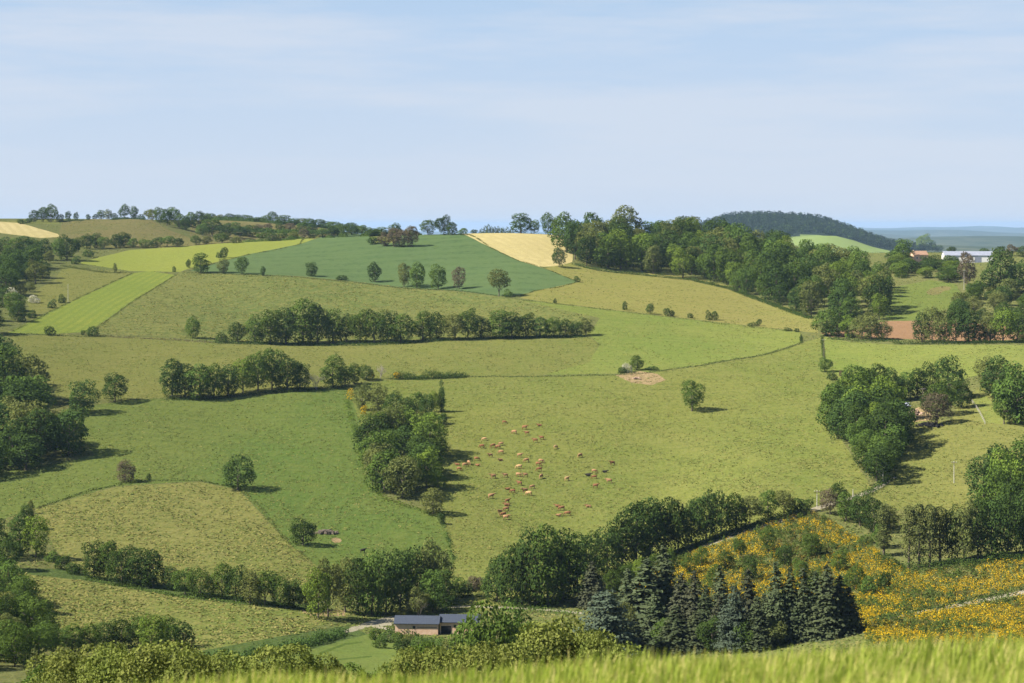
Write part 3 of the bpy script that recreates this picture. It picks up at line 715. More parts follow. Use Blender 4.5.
# --- right hand copse and farm hut
wood_fill([(828,428),(850,455),(868,477),(882,485),(893,468),(900,440),(888,418),(868,408),(845,412)], 7.4, 40, 34, 'dgggdyd', 'eastern copse', 'the cow pasture', 'trees of the eastern copse', ('lower', 'second', 'third', 'upper'), 'copse_tree', seed=14, maxn=48)
row([(862,398,24,16,'d'),(878,402,38,27,'d'),(893,402,34,24,'d'),(905,400,28,22,'g'),(917,398,30,20,'d'),(930,397,35,22,'d'),(948,400,44,36,'d'),(943,416,36,30,'g'),(962,408,28,22,'d'),(937,425,32,28,'p'),(926,412,20,14,'d'),(887,414,26,20,'p')],
    'around the farm hut', 'the cow pasture', 'trees around the farm hut', 'copse_tree')
row([(985,388,32,22,'o'),(996,398,42,30,'d'),(1008,412,46,34,'d'),(1018,424,62,46,'g'),(1034,424,58,44,'d'),(1004,424,30,26,'g')], 'in the grove beyond the farm hut', 'the hut', 'trees of the grove beyond the farm hut', 'copse_tree')
row([(825,372,15,14,'g'),(832,380,9,10,'d'),(841,376,6,5,'p'),(849,382,9,8,'d'),(857,387,10,9,'d')], 'straggling up the pasture from the copse', 'the pole line', 'bushes straggling up from the eastern copse')
# --- lower right woods
row([(838,506,24,17,'d'),(830,514,26,18,'p'),(846,520,28,22,'g'),(860,526,34,24,'d'),(874,532,36,24,'d'),(866,543,10,15,'g'),(890,528,22,18,'o'),(880,548,24,16,'g')], 'below the bend of the lane', 'the lane', 'trees below the bend of the lane')
row([(884,556,52,13,'l'),(909,568,62,14,'l'),(919,568,64,14,'l'),(930,567,62,14,'l'),(940,565,58,15,'l')], 'standing tall above the yellow broom', 'the lane', 'poplars above the yellow broom')
row([(952,562,56,24,'d'),(964,562,62,26,'o'),(978,560,60,26,'d'),(992,558,62,30,'d'),(1008,556,64,30,'d'),(1024,555,62,30,'d'),(1040,555,62,30,'g')], 'in the belt above the yellow broom', 'the poplars', 'trees of the belt above the broom')
row([(984,506,50,36,'d'),(998,498,54,36,'d'),(1010,520,70,42,'y'),(1022,500,62,40,'g'),(1038,510,66,44,'d'),(996,525,60,34,'g'),(1020,535,60,40,'d')], 'in the wood edge above the broom belt', 'the hollow', 'trees of the wood edge above the broom')
# --- valley hedge under the cows
row([(497,601,44,26,'d'),(510,604,56,32,'d'),(522,606,62,34,'d'),(535,606,76,38,'d'),(548,605,80,40,'g'),(562,600,70,36,'d'),(577,590,56,34,'d'),(592,581,48,32,'d'),(607,574,46,30,'d'),(622,568,54,32,'d'),(636,564,62,34,'d'),
     (650,560,62,34,'d'),(664,556,58,32,'d'),(678,552,52,30,'d'),(692,547,46,26,'d'),(706,542,52,28,'d'),(721,537,46,28,'d'),(736,531,38,24,'g'),(750,526,30,22,'o'),(768,520,30,22,'g'),(784,515,25,18,'o'),(795,513,15,17,'d'),(806,511,12,15,'d')],
    'in the tall hedgerow below the cows', 'the barn', 'trees of the tall hedgerow below the cows')
# --- trees by the barn
row([(318,618,50,30,'y'),(328,617,58,34,'o'),(345,612,54,32,'o'),(358,614,56,34,'d'),(372,615,62,36,'g'),(386,614,62,36,'d'),(400,610,60,34,'d'),(413,605,58,34,'d'),(424,602,62,36,'o'),(437,600,56,34,'o'),
     (446,606,36,24,'d'),(433,612,42,28,'g'),(418,616,30,26,'o'),(443,613,24,22,'d'),(400,617,9,13,'o')], 'in the grove behind the slate barn', 'the farm track', 'trees of the grove behind the barn', 'grove_tree')
row([(458,592,15,16,'g'),(466,592,12,14,'d'),(472,590,14,14,'p'),(480,589,12,14,'p'),(487,592,12,12,'g'),(464,597,9,14,'d')], 'in the stream thicket', 'the barn grove', 'shrubs of the stream thicket')
row([(376,640,12,14,'g'),(388,642,12,15,'d'),(399,643,11,14,'g'),(408,647,13,14,'o'),(418,649,12,16,'g'),(430,650,12,16,'d'),(443,650,12,15,'g'),(456,649,12,14,'g'),(396,628,7,9,'o'),(404,633,9,10,'o'),
     (380,648,12,14,'g'),(402,652,14,16,'d'),(426,654,14,16,'g'),(450,652,14,16,'o')], 'in the scrub before the slate barn', 'the farm track', 'shrubs before the slate barn')
# --- lower left hedgerow
row([(94,578,37,24,'d'),(108,580,39,24,'g'),(122,584,38,27,'d'),(138,586,38,27,'d'),(153,588,38,26,'d'),(170,590,24,19,'d'),(185,594,27,23,'g'),(200,597,29,26,'g'),(222,598,36,24,'g'),(236,601,36,22,'d'),(250,604,34,24,'o'),
     (265,605,34,24,'g'),(280,607,32,22,'g'),(294,608,28,20,'d'),(306,607,24,18,'d')], 'in the hedgerow between the dry pastures', 'the west', 'trees of the hedgerow between the dry pastures')
row([(52,562,11,13,'g'),(62,569,13,15,'d'),(72,574,11,13,'d'),(79,573,9,10,'d')], 'in the scrub linking two hedgerows', 'the west', 'shrubs linking two hedgerows')
row([(20,556,42,28,'d'),(36,558,42,28,'y'),(8,570,32,28,'d'),(26,530,26,16,'d'),(-6,560,40,30,'d')], 'at the top of the western thicket', 'the wood', 'trees at the top of the western thicket', 'grove_tree')
wood_fill([(-40,590),(10,590),(25,606),(42,628),(52,652),(30,668),(-40,675)], 5.6, 34, 30, 'gdgdgo', 'western thicket', 'the outer flank', 'trees of the western thicket', ('lower', 'middle', 'upper'), 'grove_tree', seed=17, maxn=40)
row([(72,650,26,26,'g'),(90,650,26,26,'g'),(106,648,26,24,'d'),(122,648,30,28,'d'),(138,648,32,28,'g'),(152,652,38,34,'y'),(168,648,32,26,'g'),(184,646,24,24,'d')], 'under the lower dry pasture', 'the western thicket', 'trees under the lower dry pasture', 'grove_tree')
# --- conifers in the valley
def stand(items, place, end, group):
    for i, (px, py, hp, wp, kd) in enumerate(items, 1):
        hp *= random.uniform(.84, 1.06); wp *= random.uniform(1.05, 1.35)
        px_plant(px, py, hp, wp, kd, f'{{c}} conifer {place}, {ordw(i)} from {end}', group)
stand([(592,606,44,28,'k'),(646,640,92,50,'c'),(628,640,70,36,'c'),(656,650,60,34,'c'),(720,640,74,32,'c'),(757,650,60,30,'c'),(664,636,90,46,'c'),(682,640,80,36,'k'),(694,640,78,36,'k'),(634,656,46,26,'c'),(706,646,60,30,'c'),(734,652,74,36,'b'),(748,645,92,36,'k'),(764,644,60,30,'c'),(776,644,86,32,'c'),
       (790,642,82,32,'c'),(803,640,82,32,'c'),(815,638,76,30,'c'),(827,637,84,38,'c'),(840,634,68,34,'c'),(849,632,52,28,'c'),(720,648,60,28,'k')], 'in the dark stand below the broom', 'the barn', 'conifers of the dark stand')
stand([(606,660,86,60,'b'),(676,654,50,44,'c'),(696,652,44,36,'c')], 'with spreading boughs in the dark stand', 'the barn', 'spreading conifers of the dark stand')
row([(668,652,34,30,'g'),(690,650,30,28,'o'),(712,652,36,30,'d'),(742,652,32,28,'g'),(772,648,30,26,'o'),(622,648,46,30,'o')], 'standing low among the dark conifers', 'the barn', 'broad trees among the conifers', 'grove_tree')
# --- young trees in the broom
row([(612,592,22,18,'g'),(626,586,24,20,'g'),(640,580,22,18,'y'),(655,574,20,18,'g'),(668,570,22,18,'g'),(690,575,22,18,'g'),(702,566,20,16,'g'),(716,590,26,18,'g'),(740,560,22,14,'g'),(768,552,26,16,'g'),(785,565,22,18,'d'),
     (812,556,22,20,'g'),(840,570,20,18,'g'),(800,580,22,18,'g'),(868,596,20,18,'g'),(885,590,18,16,'d'),(855,590,26,20,'g'),(726,570,20,16,'d'),(750,580,24,18,'d')], 'growing up through the yellow broom', 'the barn', 'young trees in the broom', 'young_tree')

# --- bushes on the near slope below the camera
def near_row(items, place, end, group):
    for i, (px, Y, top, wm, kd) in enumerate(items, 1):
        x = (px - 512) / F * Y; z = float(zf(x, Y)); ht = Z0 - (top - HY) / F * Y - z
        plant('near_bush', 'near', kd, (x, Y, z - .1), max(2.5, ht), wm, f'{COLN[kd]} bush {place}, {ordw(i)} from {end}', 'bush', group)
near_row([(40,150,668,5,'g'),(58,140,655,5,'n'),(82,132,648,5,'n'),(105,128,645,5,'n'),(128,126,644,5.2,'n'),(150,122,646,5,'n'),(172,124,642,5,'n'),(196,120,650,5,'n'),(220,124,655,5,'n'),(246,130,660,5,'n'),
          (276,124,646,5,'n'),(296,128,644,5,'n'),(318,130,655,4.5,'n'),(345,132,664,4,'g')], 'on the near slope below the fields', 'the thicket', 'bushes on the near slope under the fields')
near_row([(384,142,662,4,'g'),(405,140,650,4.5,'n'),(420,142,643,4,'g'),(436,140,649,5,'n'),(456,138,646,5,'n'),(476,140,644,5,'n'),(500,136,648,5,'n'),(524,138,636,5.5,'n'),(546,140,622,6,'n'),(568,142,618,6,'n'),(590,140,630,5.5,'n'),(612,138,640,5,'n'),(632,138,662,4,'n')],
         'on the near slope in front of the barn', 'the crop', 'bushes on the near slope before the barn')
for i, (px, Y, top, wm) in enumerate([(474, 300, 612, 8), (494, 296, 602, 10), (515, 300, 606, 9)]):
    x = (px - 512) / F * Y; z = float(zf(x, Y))
    plant('grove_tree', 'round', 'g', (x, Y, z), Z0 - (top - HY) / F * Y - z, wm, f'broad green tree crown hiding the end of the barn, {ordw(i+1)} from the barn', 'tree', 'trees hiding the barn end')
# --- bare trees
def bare_tree(px, py, hp, label):
    p = hit(px, py); s = hp * p.y / F / 9.0
    root = link('dead_tree', None, p); root.scale = (s, s, s); root.rotation_euler.z = random.uniform(0, 6)
    link('branches', random.choice(BARE), parent=root)
    tag(root, label, 'dead tree')
bare_tree(317, 390, 30, 'pale leafless tree in a gap of the hedgerow above the green meadow')
bare_tree(380, 379, 22, 'pale leafless bush at the junction of hedgerow and copse')
bare_tree(418, 616, 34, 'grey leafless tree leaning by the slate barn grove')

# ------------------------------------------------------------------ hedges: low bushy strips
def hedge(name, line, h, w, mat, label, cat='hedge', dens=1.0, leaf=.42, gaps=.0, kind=None):
    P = [hit(*q) for q in line]
    pts = []
    for a, b in zip(P[:-1], P[1:]):
        n = max(2, int((b - a).length / .8))
        for k in range(n):
            q = a.lerp(b, k / n); pts.append((q.x, q.y))
    pts = np.array(pts)
    cx, cy = pts.mean(0); cz = float(zf(cx, cy))
    m = int(len(pts) * 9 * dens * max(1, h) * max(1, w * .7))
    k = rng.integers(0, len(pts), m)
    # the hedge swells and thins along its length
    sw = .75 + .45 * np.sin(np.arange(len(pts)) * .37 + rng.uniform(0, 6)) * np.sin(np.arange(len(pts)) * .11) + rng.normal(0, .14, len(pts))
    sw = np.clip(sw, .3, 1.6)
    if gaps:
        sw *= (np.sin(np.arange(len(pts)) * .23 + rng.uniform(0, 6)) + rng.normal(0, .3, len(pts)) > -1 + 2 * gaps)
    d = unit(m); d[:, 2] = np.abs(d[:, 2])
    hh = h * sw[k]
    ok = hh > .05
    X = pts[k, 0] + d[:, 0] * w * .6 + rng.normal(0, .25, m); Y = pts[k, 1] + d[:, 1] * w * .6 + rng.normal(0, .25, m)
    Z = zf(X, Y) + d[:, 2] * hh * rng.uniform(.55, 1, m)
    Nn = d + .7 * rng.normal(size=(m, 3)); Nn /= np.linalg.norm(Nn, axis=1)[:, None]
    V, Q = leaf_quads(np.stack([X - cx, Y - cy, Z - cz], 1)[ok], Nn[ok], leaf, rng)
    o = link(name, np_mesh(name, V, Q, [L.get(mat) or M[mat]]), (cx, cy, cz))
    tag(o, label, cat, kind=kind)
    return o
hedge('hedge', [(215,343),(300,345),(400,344),(480,339),(585,337)], 1.9, 3.0, 'd', 'dark bramble undergrowth along the foot of the long upper hedgerow')
hedge('hedge', [(165,399),(200,400),(240,396),(300,391),(345,388)], 1.8, 3.0, 'd', 'dark undergrowth along the foot of the hedgerow above the green meadow')
hedge('hedge', [(395,379),(420,379),(445,378),(466,377)], 4.0, 3.5, 'd', 'dense dark hedge between the two hedgerows and the cow pasture corner', dens=1.6)
hedge('hedge', [(466,377),(540,377),(620,375),(640,374)], .9, 1.2, 'h', 'thin dark hedge line along the top of the cow pasture')
hedge('hedge', [(640,374),(700,366),(760,356),(802,343),(801,337)], 1.0, 1.1, 'h', 'thin dark hedge curving up to the corner of the grazed meadow')
hedge('hedge', [(520,300),(545,303),(590,308),(640,314),(700,321),(770,329),(800,332)], 1.0, 1.4, 'o', 'grassy bank with scrub between ripening and grazed meadows', gaps=.12)
hedge('hedge', [(36,509),(60,501),(90,491),(115,486),(150,481),(200,481),(240,489)], 1.0, 1.0, 'h', 'thin dark hedge line curving across the pasture to the brownish tree')
hedge('hedge', [(242,491),(262,510),(290,545),(300,553),(320,572)], .9, 1.2, 'o', 'overgrown fence line down the side of the dry pasture', gaps=.2)
hedge('hedge', [(442,512),(444,528),(449,540),(455,562)], 1.1, 1.3, 'd', 'dark ditch scrub running down from the middle copse to the stream', gaps=.15)
hedge('hedge', [(441,382),(443,398),(443,412)], 1.6, 1.2, 'd', 'short dark hedge along the corner of the copse top', gaps=.2)
hedge('hedge', [(822,338),(823,350),(824,360)], 1.3, .9, 'h', 'narrow hedge dropping down the pasture beside the pole')
hedge('hedge', [(110,337),(150,339),(185,341),(215,343)], 1.1, 1.8, 'p', 'brown bracken bank between barley strip and upper hedgerow')
hedge('hedge', [(20,334),(60,336),(110,337)], .8, 1.1, 'h', 'low dark hedge along the bottom of the barley strip')
hedge('hedge', [(188,273),(240,275),(300,277.5),(360,283),(400,288),(460,291),(498,296)], .8, 1.5, 'h', 'low grassy hedge bank along the bottom of the wheat field')
hedge('hedge', [(176,275),(140,297),(115,315),(90,333)], .7, .9, 'o', 'rough grass margin down the side of the young barley strip', gaps=.15)
hedge('hedge', [(134,273),(90,293),(50,312),(12,332)], .7, .9, 'o', 'rough grass margin along the upper side of the young barley strip', gaps=.15)
hedge('hedge', [(465,234),(490,247.5),(520,261.5),(545,268)], .7, 1.0, 'o', 'rough grass margin between wheat and cut hay', gaps=.1)
hedge('hedge', [(188,271.5),(250,254.3),(300,244.3),(322,237)], .7, 1.0, 'o', 'rough grass margin between bright barley and wheat', gaps=.15)
hedge('hedge', [(548,270),(578,282),(560,287),(535,291),(520,296)], .5, 1.0, 'o', 'rough grass margin round the tip of the wheat field', gaps=.15)
hedge('hedge', [(346,400),(355,430),(364,462),(385,500),(430,513)], 1.2, 2.0, 'y', 'bright grassy scrub along the meadow side of the middle copse', gaps=.1)
hedge('hedge', [(62,266),(85,270),(105,273),(130,273)], 1.6, 2.4, 'o', 'grey green hedge at the lower end of the bright barley')
hedge('hedge', [(196,664),(240,660),(280,652),(310,645),(345,634)], 2.6, 2.4, 'd', 'clipped dark hedge beside the farm track below the dry pasture', dens=1.6)
hedge('hedge', [(88,580),(130,588),(180,597),(240,604),(305,609)], 1.2, 2.0, 'g', 'green undergrowth along the foot of the hedgerow between dry pastures')
hedge('hedge', [(500,606),(540,608),(580,592),(620,572),(660,560),(700,546),(740,532),(805,512)], 2.2, 3.0, 'd', 'dark undergrowth along the foot of the tall hedgerow below the cows')
hedge('hedge', [(706,653),(735,648),(770,643),(812,636)], 1.3, 2.0, 'y', 'low bright hedge in front of the dark conifers', dens=1.5)
hedge('hedge', [(896,344),(930,344),(980,344),(1040,343)], 2.2, 3.0, 'd', 'dark undergrowth under the clump before the village slope')
hedge('hedge', [(575,265),(600,271),(640,275),(690,280),(730,289),(770,304),(812,319)], 2.4, 3.5, 'd', 'shaded undergrowth along the lower edge of the ridge wood')
hedge('hedge', [(880,622),(910,614),(950,606),(985,598),(1024,589)], 1.4, 2.0, 'd', 'dark scrub along the upper side of the broom track')
hedge('hedge', [(866,496),(876,489),(886,482),(893,476)], 2.2, 2.0, 'd', 'dark hedge along the lane under the eastern copse')
hedge('hedge', [(880,560),(900,570),(940,568),(980,564),(1040,560)], 3.0, 4.0, 'd', 'dark undergrowth at the foot of the poplars and the belt above the broom')
hedge('hedge', [(206,220),(240,221),(280,224),(330,229)], 3.6, 6.0, 'd', 'dark scrub along the skyline of the brown hill', leaf=.9)
hedge('hedge', [(335,230),(375,232),(418,235)], 4.5, 6.0, 'g', 'green scrub along the skyline behind the wheat brow', leaf=.9)
hedge('hedge', [(212,229),(250,231),(300,233),(345,234)], 3.4, 8.0, 'g', 'green scrub across the slope of the brown hill', leaf=.9)
hedge('hedge', [(60,222),(72,221),(85,221)], 2.6, 3.0, 'd', 'dark hedge on the western skyline between small trees')
hedge('hedge', [(112,220),(128,219),(146,220)], 2.2, 3.0, 'd', 'dark hedge along the top of the brown field')
hedge('hedge', [(245,242),(290,240),(330,237)], 3.0, 5.0, 'g', 'scrubby hedge behind the brow of the bright barley')
hedge('hedge', [(830,339),(860,341),(900,342)], 1.6, 2.5, 'd', 'dark verge hedge under the trees before the ploughed strip')
hedge('hedge', [(500,611),(540,612),(580,614)], 1.4, 3.0, 'g', 'green scrub beside the pale path behind the barn')
hedge('hedge', [(385,630),(412,636),(420,638)], 1.6, 2.2, 'g', 'green hedge along the track end by the slate barn')

# ------------------------------------------------------------------ tufts standing in the pastures
T3 = {
 'straw': leaf_mat('straw_tufts', (.165, .160, .050), var=.0, warm=(.19, .172, .060), transl=.15),
 'green': leaf_mat('green_tufts', (.095, .124, .032), var=.0, warm=(.125, .138, .036), transl=.15),
 'dark': leaf_mat('rush_tufts', (.085, .112, .030), var=.0, warm=(.10, .12, .034), transl=.15)}
def tufts():
    # material: tufts per square metre at 600 m, shares of straw, green, dark
    MIX = {'dry': (.24, (.46, .44, .10)), 'tussock': (.34, (.40, .44, .16)), 'pasture': (.26, (.28, .60, .12)), 'meadow_green': (.24, (.15, .70, .15)), 'olive': (.22, (.40, .42, .18)),
           'gold': (.20, (.50, .36, .14)), 'smooth': (.16, (.25, .63, .12)), 'brown': (.22, (.40, .30, .30)), 'rough': (.20, (.25, .45, .30)), 'bare': (.30, (.6, .25, .15))}
    n = 560000
    u = rng.uniform(-60, 1090, n); Y = np.exp(rng.uniform(math.log(380), math.log(1700), n)); v = v_of(Y); X = (u - 512) / F * Y
    cls = np.full(n, -1)
    for k, fp in enumerate(POLYS): cls[in_poly(u, v, fp)] = k
    pat = .5 + .5*np.sin(X/7.3 + 1.5*np.sin(Y/19)) * np.sin(Y/12 + X/31) + .25*np.sin(X/2.9+Y/6.1)
    r0 = rng.random(n); r1 = rng.random(n)
    for mt, (den, sh) in MIX.items():
        ids = [k for k, f in enumerate(FIELDS) if f[1] == mt] + ([-1] if mt == 'rough' else [])
        sel = np.isin(cls, ids) & (r0 < den * 1.7 * (.2 + .9 * pat))
        x, y = X[sel], Y[sel]; m = len(x)
        if not m: continue
        sc = (y / 650) ** .35
        z = zf(x, y)
        t = np.where(r1[sel] < sh[0], 0, np.where(r1[sel] < sh[0] + sh[1], 1, 2))
        P = []; N = []; S_ = []
        for q in range(3):
            d = rng.normal(0, .36, (m, 2)) * sc[:, None]
            P.append(np.stack([x + d[:, 0], y + d[:, 1], z + rng.uniform(.04, .12, m)], 1)); nn = np.stack([rng.normal(0, .5, m), rng.normal(-.1, .5, m), np.full(m, 1.2)], 1)
            N.append(nn / np.linalg.norm(nn, axis=1)[:, None])
        P = np.concatenate(P); N = np.concatenate(N)
        V, Q = leaf_quads(P, N, .66 if mt in ('dry', 'tussock', 'rough', 'brown') else .5, rng, .8)
        c = V.mean(0)
        o = link('grass', np_mesh('grass', V - c, Q, [T3['straw'], T3['green'], T3['dark']], np.tile(t, 3)), c)
        tag(o, f'tufts of grass standing in the {mt.replace("_", " ")} sward', 'grass', kind='stuff')
tufts()

# ------------------------------------------------------------------ broom thicket
def broom():
    outline = [(604,590),(640,566),(690,554),(740,538),(812,512),(830,522),(868,546),(904,573),(960,570),(1060,560),(1060,655),(870,645),(855,612),(840,600),(760,600),(700,604),(650,600)]
    P = [hit(*q) for q in outline]; pl = [(p.x, p.y) for p in P]
    tr = [hit(*q) for q in [(1100,578),(1024,592),(975,601.5),(935,609.5),(905,615),(880,620.5)]]
    xs = [a for a, _ in pl]; ys = [b for _, b in pl]
    n = 52000
    X = rng.uniform(min(xs), max(xs), n); Y = rng.uniform(min(ys), max(ys), n)
    k = in_poly(X, Y, pl)
    X, Y = X[k], Y[k]
    for a, b in zip(tr[:-1], tr[1:]):
        A = np.array([a.x, a.y]); B = np.array([b.x, b.y]); d = B - A
        t = np.clip(((X - A[0]) * d[0] + (Y - A[1]) * d[1]) / (d @ d), 0, 1)
        dist = np.hypot(X - A[0] - t * d[0], Y - A[1] - t * d[1])
        k = dist > 3.0; X, Y = X[k], Y[k]
    # thin out to about 1.5 m apart
    cell = {}; keep = []
    for i, (x, y) in enumerate(zip(X, Y)):
        c = (int(x / 1.6), int(y / 1.6))
        if c in cell: continue
        cell[c] = 1; keep.append(i)
    X, Y = X[keep], Y[keep]
    n = len(X)
    u = F * X / Y + 512
    bloom = (np.sin(X/9 + 1.7*np.sin(Y/13)) * np.sin(Y/11 + 1.3*np.sin(X/15)) + rng.normal(0, .30, n) + .7*np.sin(X/4.1 + 2*np.sin(Y/5.3)) * np.sin(Y/4.7 + X/9)) * .6 + np.clip((u - 715) / 230, -1.2, .36) - .19
    isy = bloom > 0
    isg = (~isy) & (rng.random(n) < .6)
    VV = []; QQ = []; MI = []; o = 0
    for grp, mi, leaf, per, hh in ((isy, 0, .27, 64, (.9, 1.9)), (isg, 1, .38, 50, (.9, 3.0)), (~isy & ~isg, 2, .34, 40, (.6, 1.5))):
        gx, gy = X[grp], Y[grp]; m = len(gx)
        d = unit(m * per); d[:, 2] = np.abs(d[:, 2])
        H = np.repeat(rng.uniform(*hh, m), per); W = np.repeat(rng.uniform(.6, 1.15, m) * (1.3 if mi == 0 else 1), per)
        q = rng.uniform(.6, 1.05, m * per)
        x = np.repeat(gx, per) + d[:, 0] * W * q; y = np.repeat(gy, per) + d[:, 1] * W * q
        z = zf(x, y) + d[:, 2] * H * q
        N = d + .6 * rng.normal(size=d.shape); N /= np.linalg.norm(N, axis=1)[:, None]
        V, Q = leaf_quads(np.stack([x, y, z], 1), N, leaf, rng)
        mat = np.full(len(Q), mi)
        if mi == 0: mat[(rng.random(len(Q)) < .44) | (d[:, 2] < .25)] = 1
        if mi == 2: mat[rng.random(len(Q)) < .05] = 0
        VV.append(V); QQ.append(Q + o); MI.append(mat); o += len(V)
    V = np.concatenate(VV); ctr = np.array([V[:, 0].mean(), V[:, 1].mean(), V[:, 2].min()])
    me = np_mesh('broom_thicket', V - ctr, np.concatenate(QQ), [M['gorse'], M['broomgreen'], M['broomolive']], np.concatenate(MI))
    tag(link('broom_thicket', me, ctr), 'yellow flowering broom covering the lower slope on both sides of the pale track', 'broom', kind='stuff')
broom()

def gorse_bush(px, py, hp, wp, label):
    p = hit(px, py); k = p.y / F; h = hp * k; w = wp * k
    V, Q = crown_arrays(int(px * 7), h, w, .38, 420, base=-.1, nl=6)
    mi = (rng.random(len(Q)) < .35).astype(int)
    o = link('gorse_bush', np_mesh('gorse_bush', V, Q, [M['gorse'], M['broomgreen']], mi), p)
    tag(o, label, 'gorse')
gorse_bush(350, 400, 12, 10, 'yellow gorse bush on the meadow side of the middle copse, upper one')
gorse_bush(363, 414, 9, 8, 'yellow gorse bush on the meadow side of the copse, lower one')
gorse_bush(371, 379, 7, 8, 'small yellow gorse bush beside the pale leafless bush')
gorse_bush(397, 379, 7, 10, 'yellow gorse bush at the start of the dense dark hedge')
gorse_bush(14, 606, 12, 10, 'yellow gorse bush in the western thicket, higher one')
gorse_bush(10, 618, 12, 10, 'yellow gorse bush in the western thicket, lower one')
gorse_bush(706, 602, 14, 14, 'yellow broom bush between the dark conifers')

# ------------------------------------------------------------------ far woods
def far_wood():
    n = 30000
    u = rng.uniform(690, 935, n); Y = rng.uniform(4750, 5900, n)
    X = (u - 512) / F * Y
    k = (zf(X, Y) > Z0 - 66) & ~(np.exp(-((Y - 4450) / 330) ** 2) * np.exp(-np.abs((u - 830) / 40) ** 2.2) > .10)
    X, Y = X[k][:7500], Y[k][:7500]; n = len(X); per = 24
    Z = zf(X, Y); h = rng.uniform(10, 20, n) + 9 * (rng.random(n) < .25); w = rng.uniform(4.5, 9, n)
    d = unit(n * per); d[:, 2] = np.abs(d[:, 2]) * 1.2 - .2
    x = np.repeat(X, per) + d[:, 0] * np.repeat(w, per); y = np.repeat(Y, per) + d[:, 1] * np.repeat(w, per)
    z = np.repeat(Z + h * .5, per) + d[:, 2] * np.repeat(h * .5, per)
    N = d + .5 * rng.normal(size=d.shape); N /= np.linalg.norm(N, axis=1)[:, None]
    V, Q = leaf_quads(np.stack([x, y, z], 1), N, 3.4, rng)
    mi = np.repeat(rng.choice(3, n, p=[.55, .33, .12]), per)
    ctr = np.array([V[:, 0].mean(), V[:, 1].mean(), V[:, 2].min()])
    tag(link('far_woodland', np_mesh('far_woodland', V - ctr, Q, [L['v'], L['v'], L['d']], mi), ctr), 'dark wood covering the distant rounded hill', 'wood', kind='stuff')
far_wood()
for i, (px, Y, top) in enumerate([(481, 2300, 229.5), (485, 2330, 227), (488, 2310, 225.5), (492, 2350, 227.5), (495, 2320, 228), (499, 2340, 227.5), (503, 2300, 228.5), (507, 2330, 228), (511, 2320, 229)], 1):
    x = (px - 512) / F * Y; z = float(zf(x, Y)); hm = Z0 - (top - HY) / F * Y - z
    plant('far_conifer', 'tall', 'c', (x, Y, z), hm, 11, f'distant dark conifer rising behind the hay field crest, {ordw(i)} from the bare crest', 'conifer', 'distant conifers behind the hay field')

# ------------------------------------------------------------------ cows
def cow_mesh(pose):
    me = bpy.data.meshes.new('cow_frame')
    P = []; E = []; Rr = []
    def v(p, r, a=None):
        P.append(p); Rr.append(r)
        if a is not None: E.append((a, len(P) - 1))
        return len(P) - 1
    dz = 0 if pose != 'lying' else -.62
    hip = v((-.62, 0, 1.12 + dz), (.34, .36)); belly = v((-.1, 0, 1.05 + dz), (.38, .42), hip); sh = v((.48, 0, 1.10 + dz), (.30, .36), belly)
    if pose == 'grazing':
        n1 = v((.80, 0, .95), (.17, .22), sh); n2 = v((1.02, .03, .55), (.13, .15), n1); hd = v((1.10, .05, .28), (.12, .12), n2); v((1.22, .05, .08), (.08, .07), hd)
    else:
        n1 = v((.80, 0, 1.28 + dz), (.16, .20), sh); n2 = v((1.0, .04, 1.45 + dz), (.13, .14), n1); hd = v((1.2, .08, 1.42 + dz), (.12, .12), n2); v((1.42, .12, 1.28 + dz), (.08, .07), hd)
    v((-.86, 0, .95 + dz), (.03, .03), v((-.80, 0, 1.25 + dz), (.06, .06), hip))
    if pose != 'lying':
        for sx, b in ((-.62, hip), (.48, sh)):
            for sy in (-1, 1):
                k1 = v((sx + (-.04 if sx < 0 else .02), sy * .20, .72), (.13, .12), b)
                k2 = v((sx + (-.12 if sx < 0 else .0), sy * .20, .40), (.065, .06), k1)
                v((sx + (-.08 if sx < 0 else .02), sy * .20, .03), (.06, .05), k2)
    else:
        v((-.2, .42, .12), (.10, .09), v((-.5, .36, .25), (.16, .15), hip)); v((.78, .22, .10), (.07, .06), v((.55, .26, .2), (.10, .10), sh)); v((.70, -.2, .10), (.07, .06), v((.5, -.26, .2), (.10, .10), sh))
    me.from_pydata(P, E, [])
    o = bpy.data.objects.new('cow_frame', me); C.objects.link(o)
    md = o.modifiers.new('Skin', 'SKIN')
    for i, r_ in enumerate(Rr): me.skin_vertices[0].data[i].radius = r_
    me.skin_vertices[0].data[0].use_root = True
    sd = o.modifiers.new('Sub', 'SUBSURF'); sd.levels = 1; sd.render_levels = 1
    dg = bpy.context.evaluated_depsgraph_get()
    out = bpy.data.meshes.new_from_object(o.evaluated_get(dg))
    out.name = 'cow_' + pose
    bpy.data.objects.remove(o)
    for p in out.polygons: p.use_smooth = True
    return out
COW = {k: cow_mesh(k) for k in ('grazing', 'standing', 'lying')}
HIDE = {'tan': plain_mat('tan_hide', (.27, .150, .072), (.33, .19, .095), 2), 'russet': plain_mat('russet_hide', (.185, .088, .040), (.23, .115, .052), 2),
        'chestnut': plain_mat('chestnut_hide', (.15, .068, .03), (.20, .09, .04), 2), 'black': plain_mat('black_hide', (.018, .016, .015), (.03, .026, .022), 2),
        'cream': plain_mat('cream_hide', (.38, .24, .11), (.45, .29, .14), 2)}
for k in COW: COW[k].materials.append(HIDE['tan'])
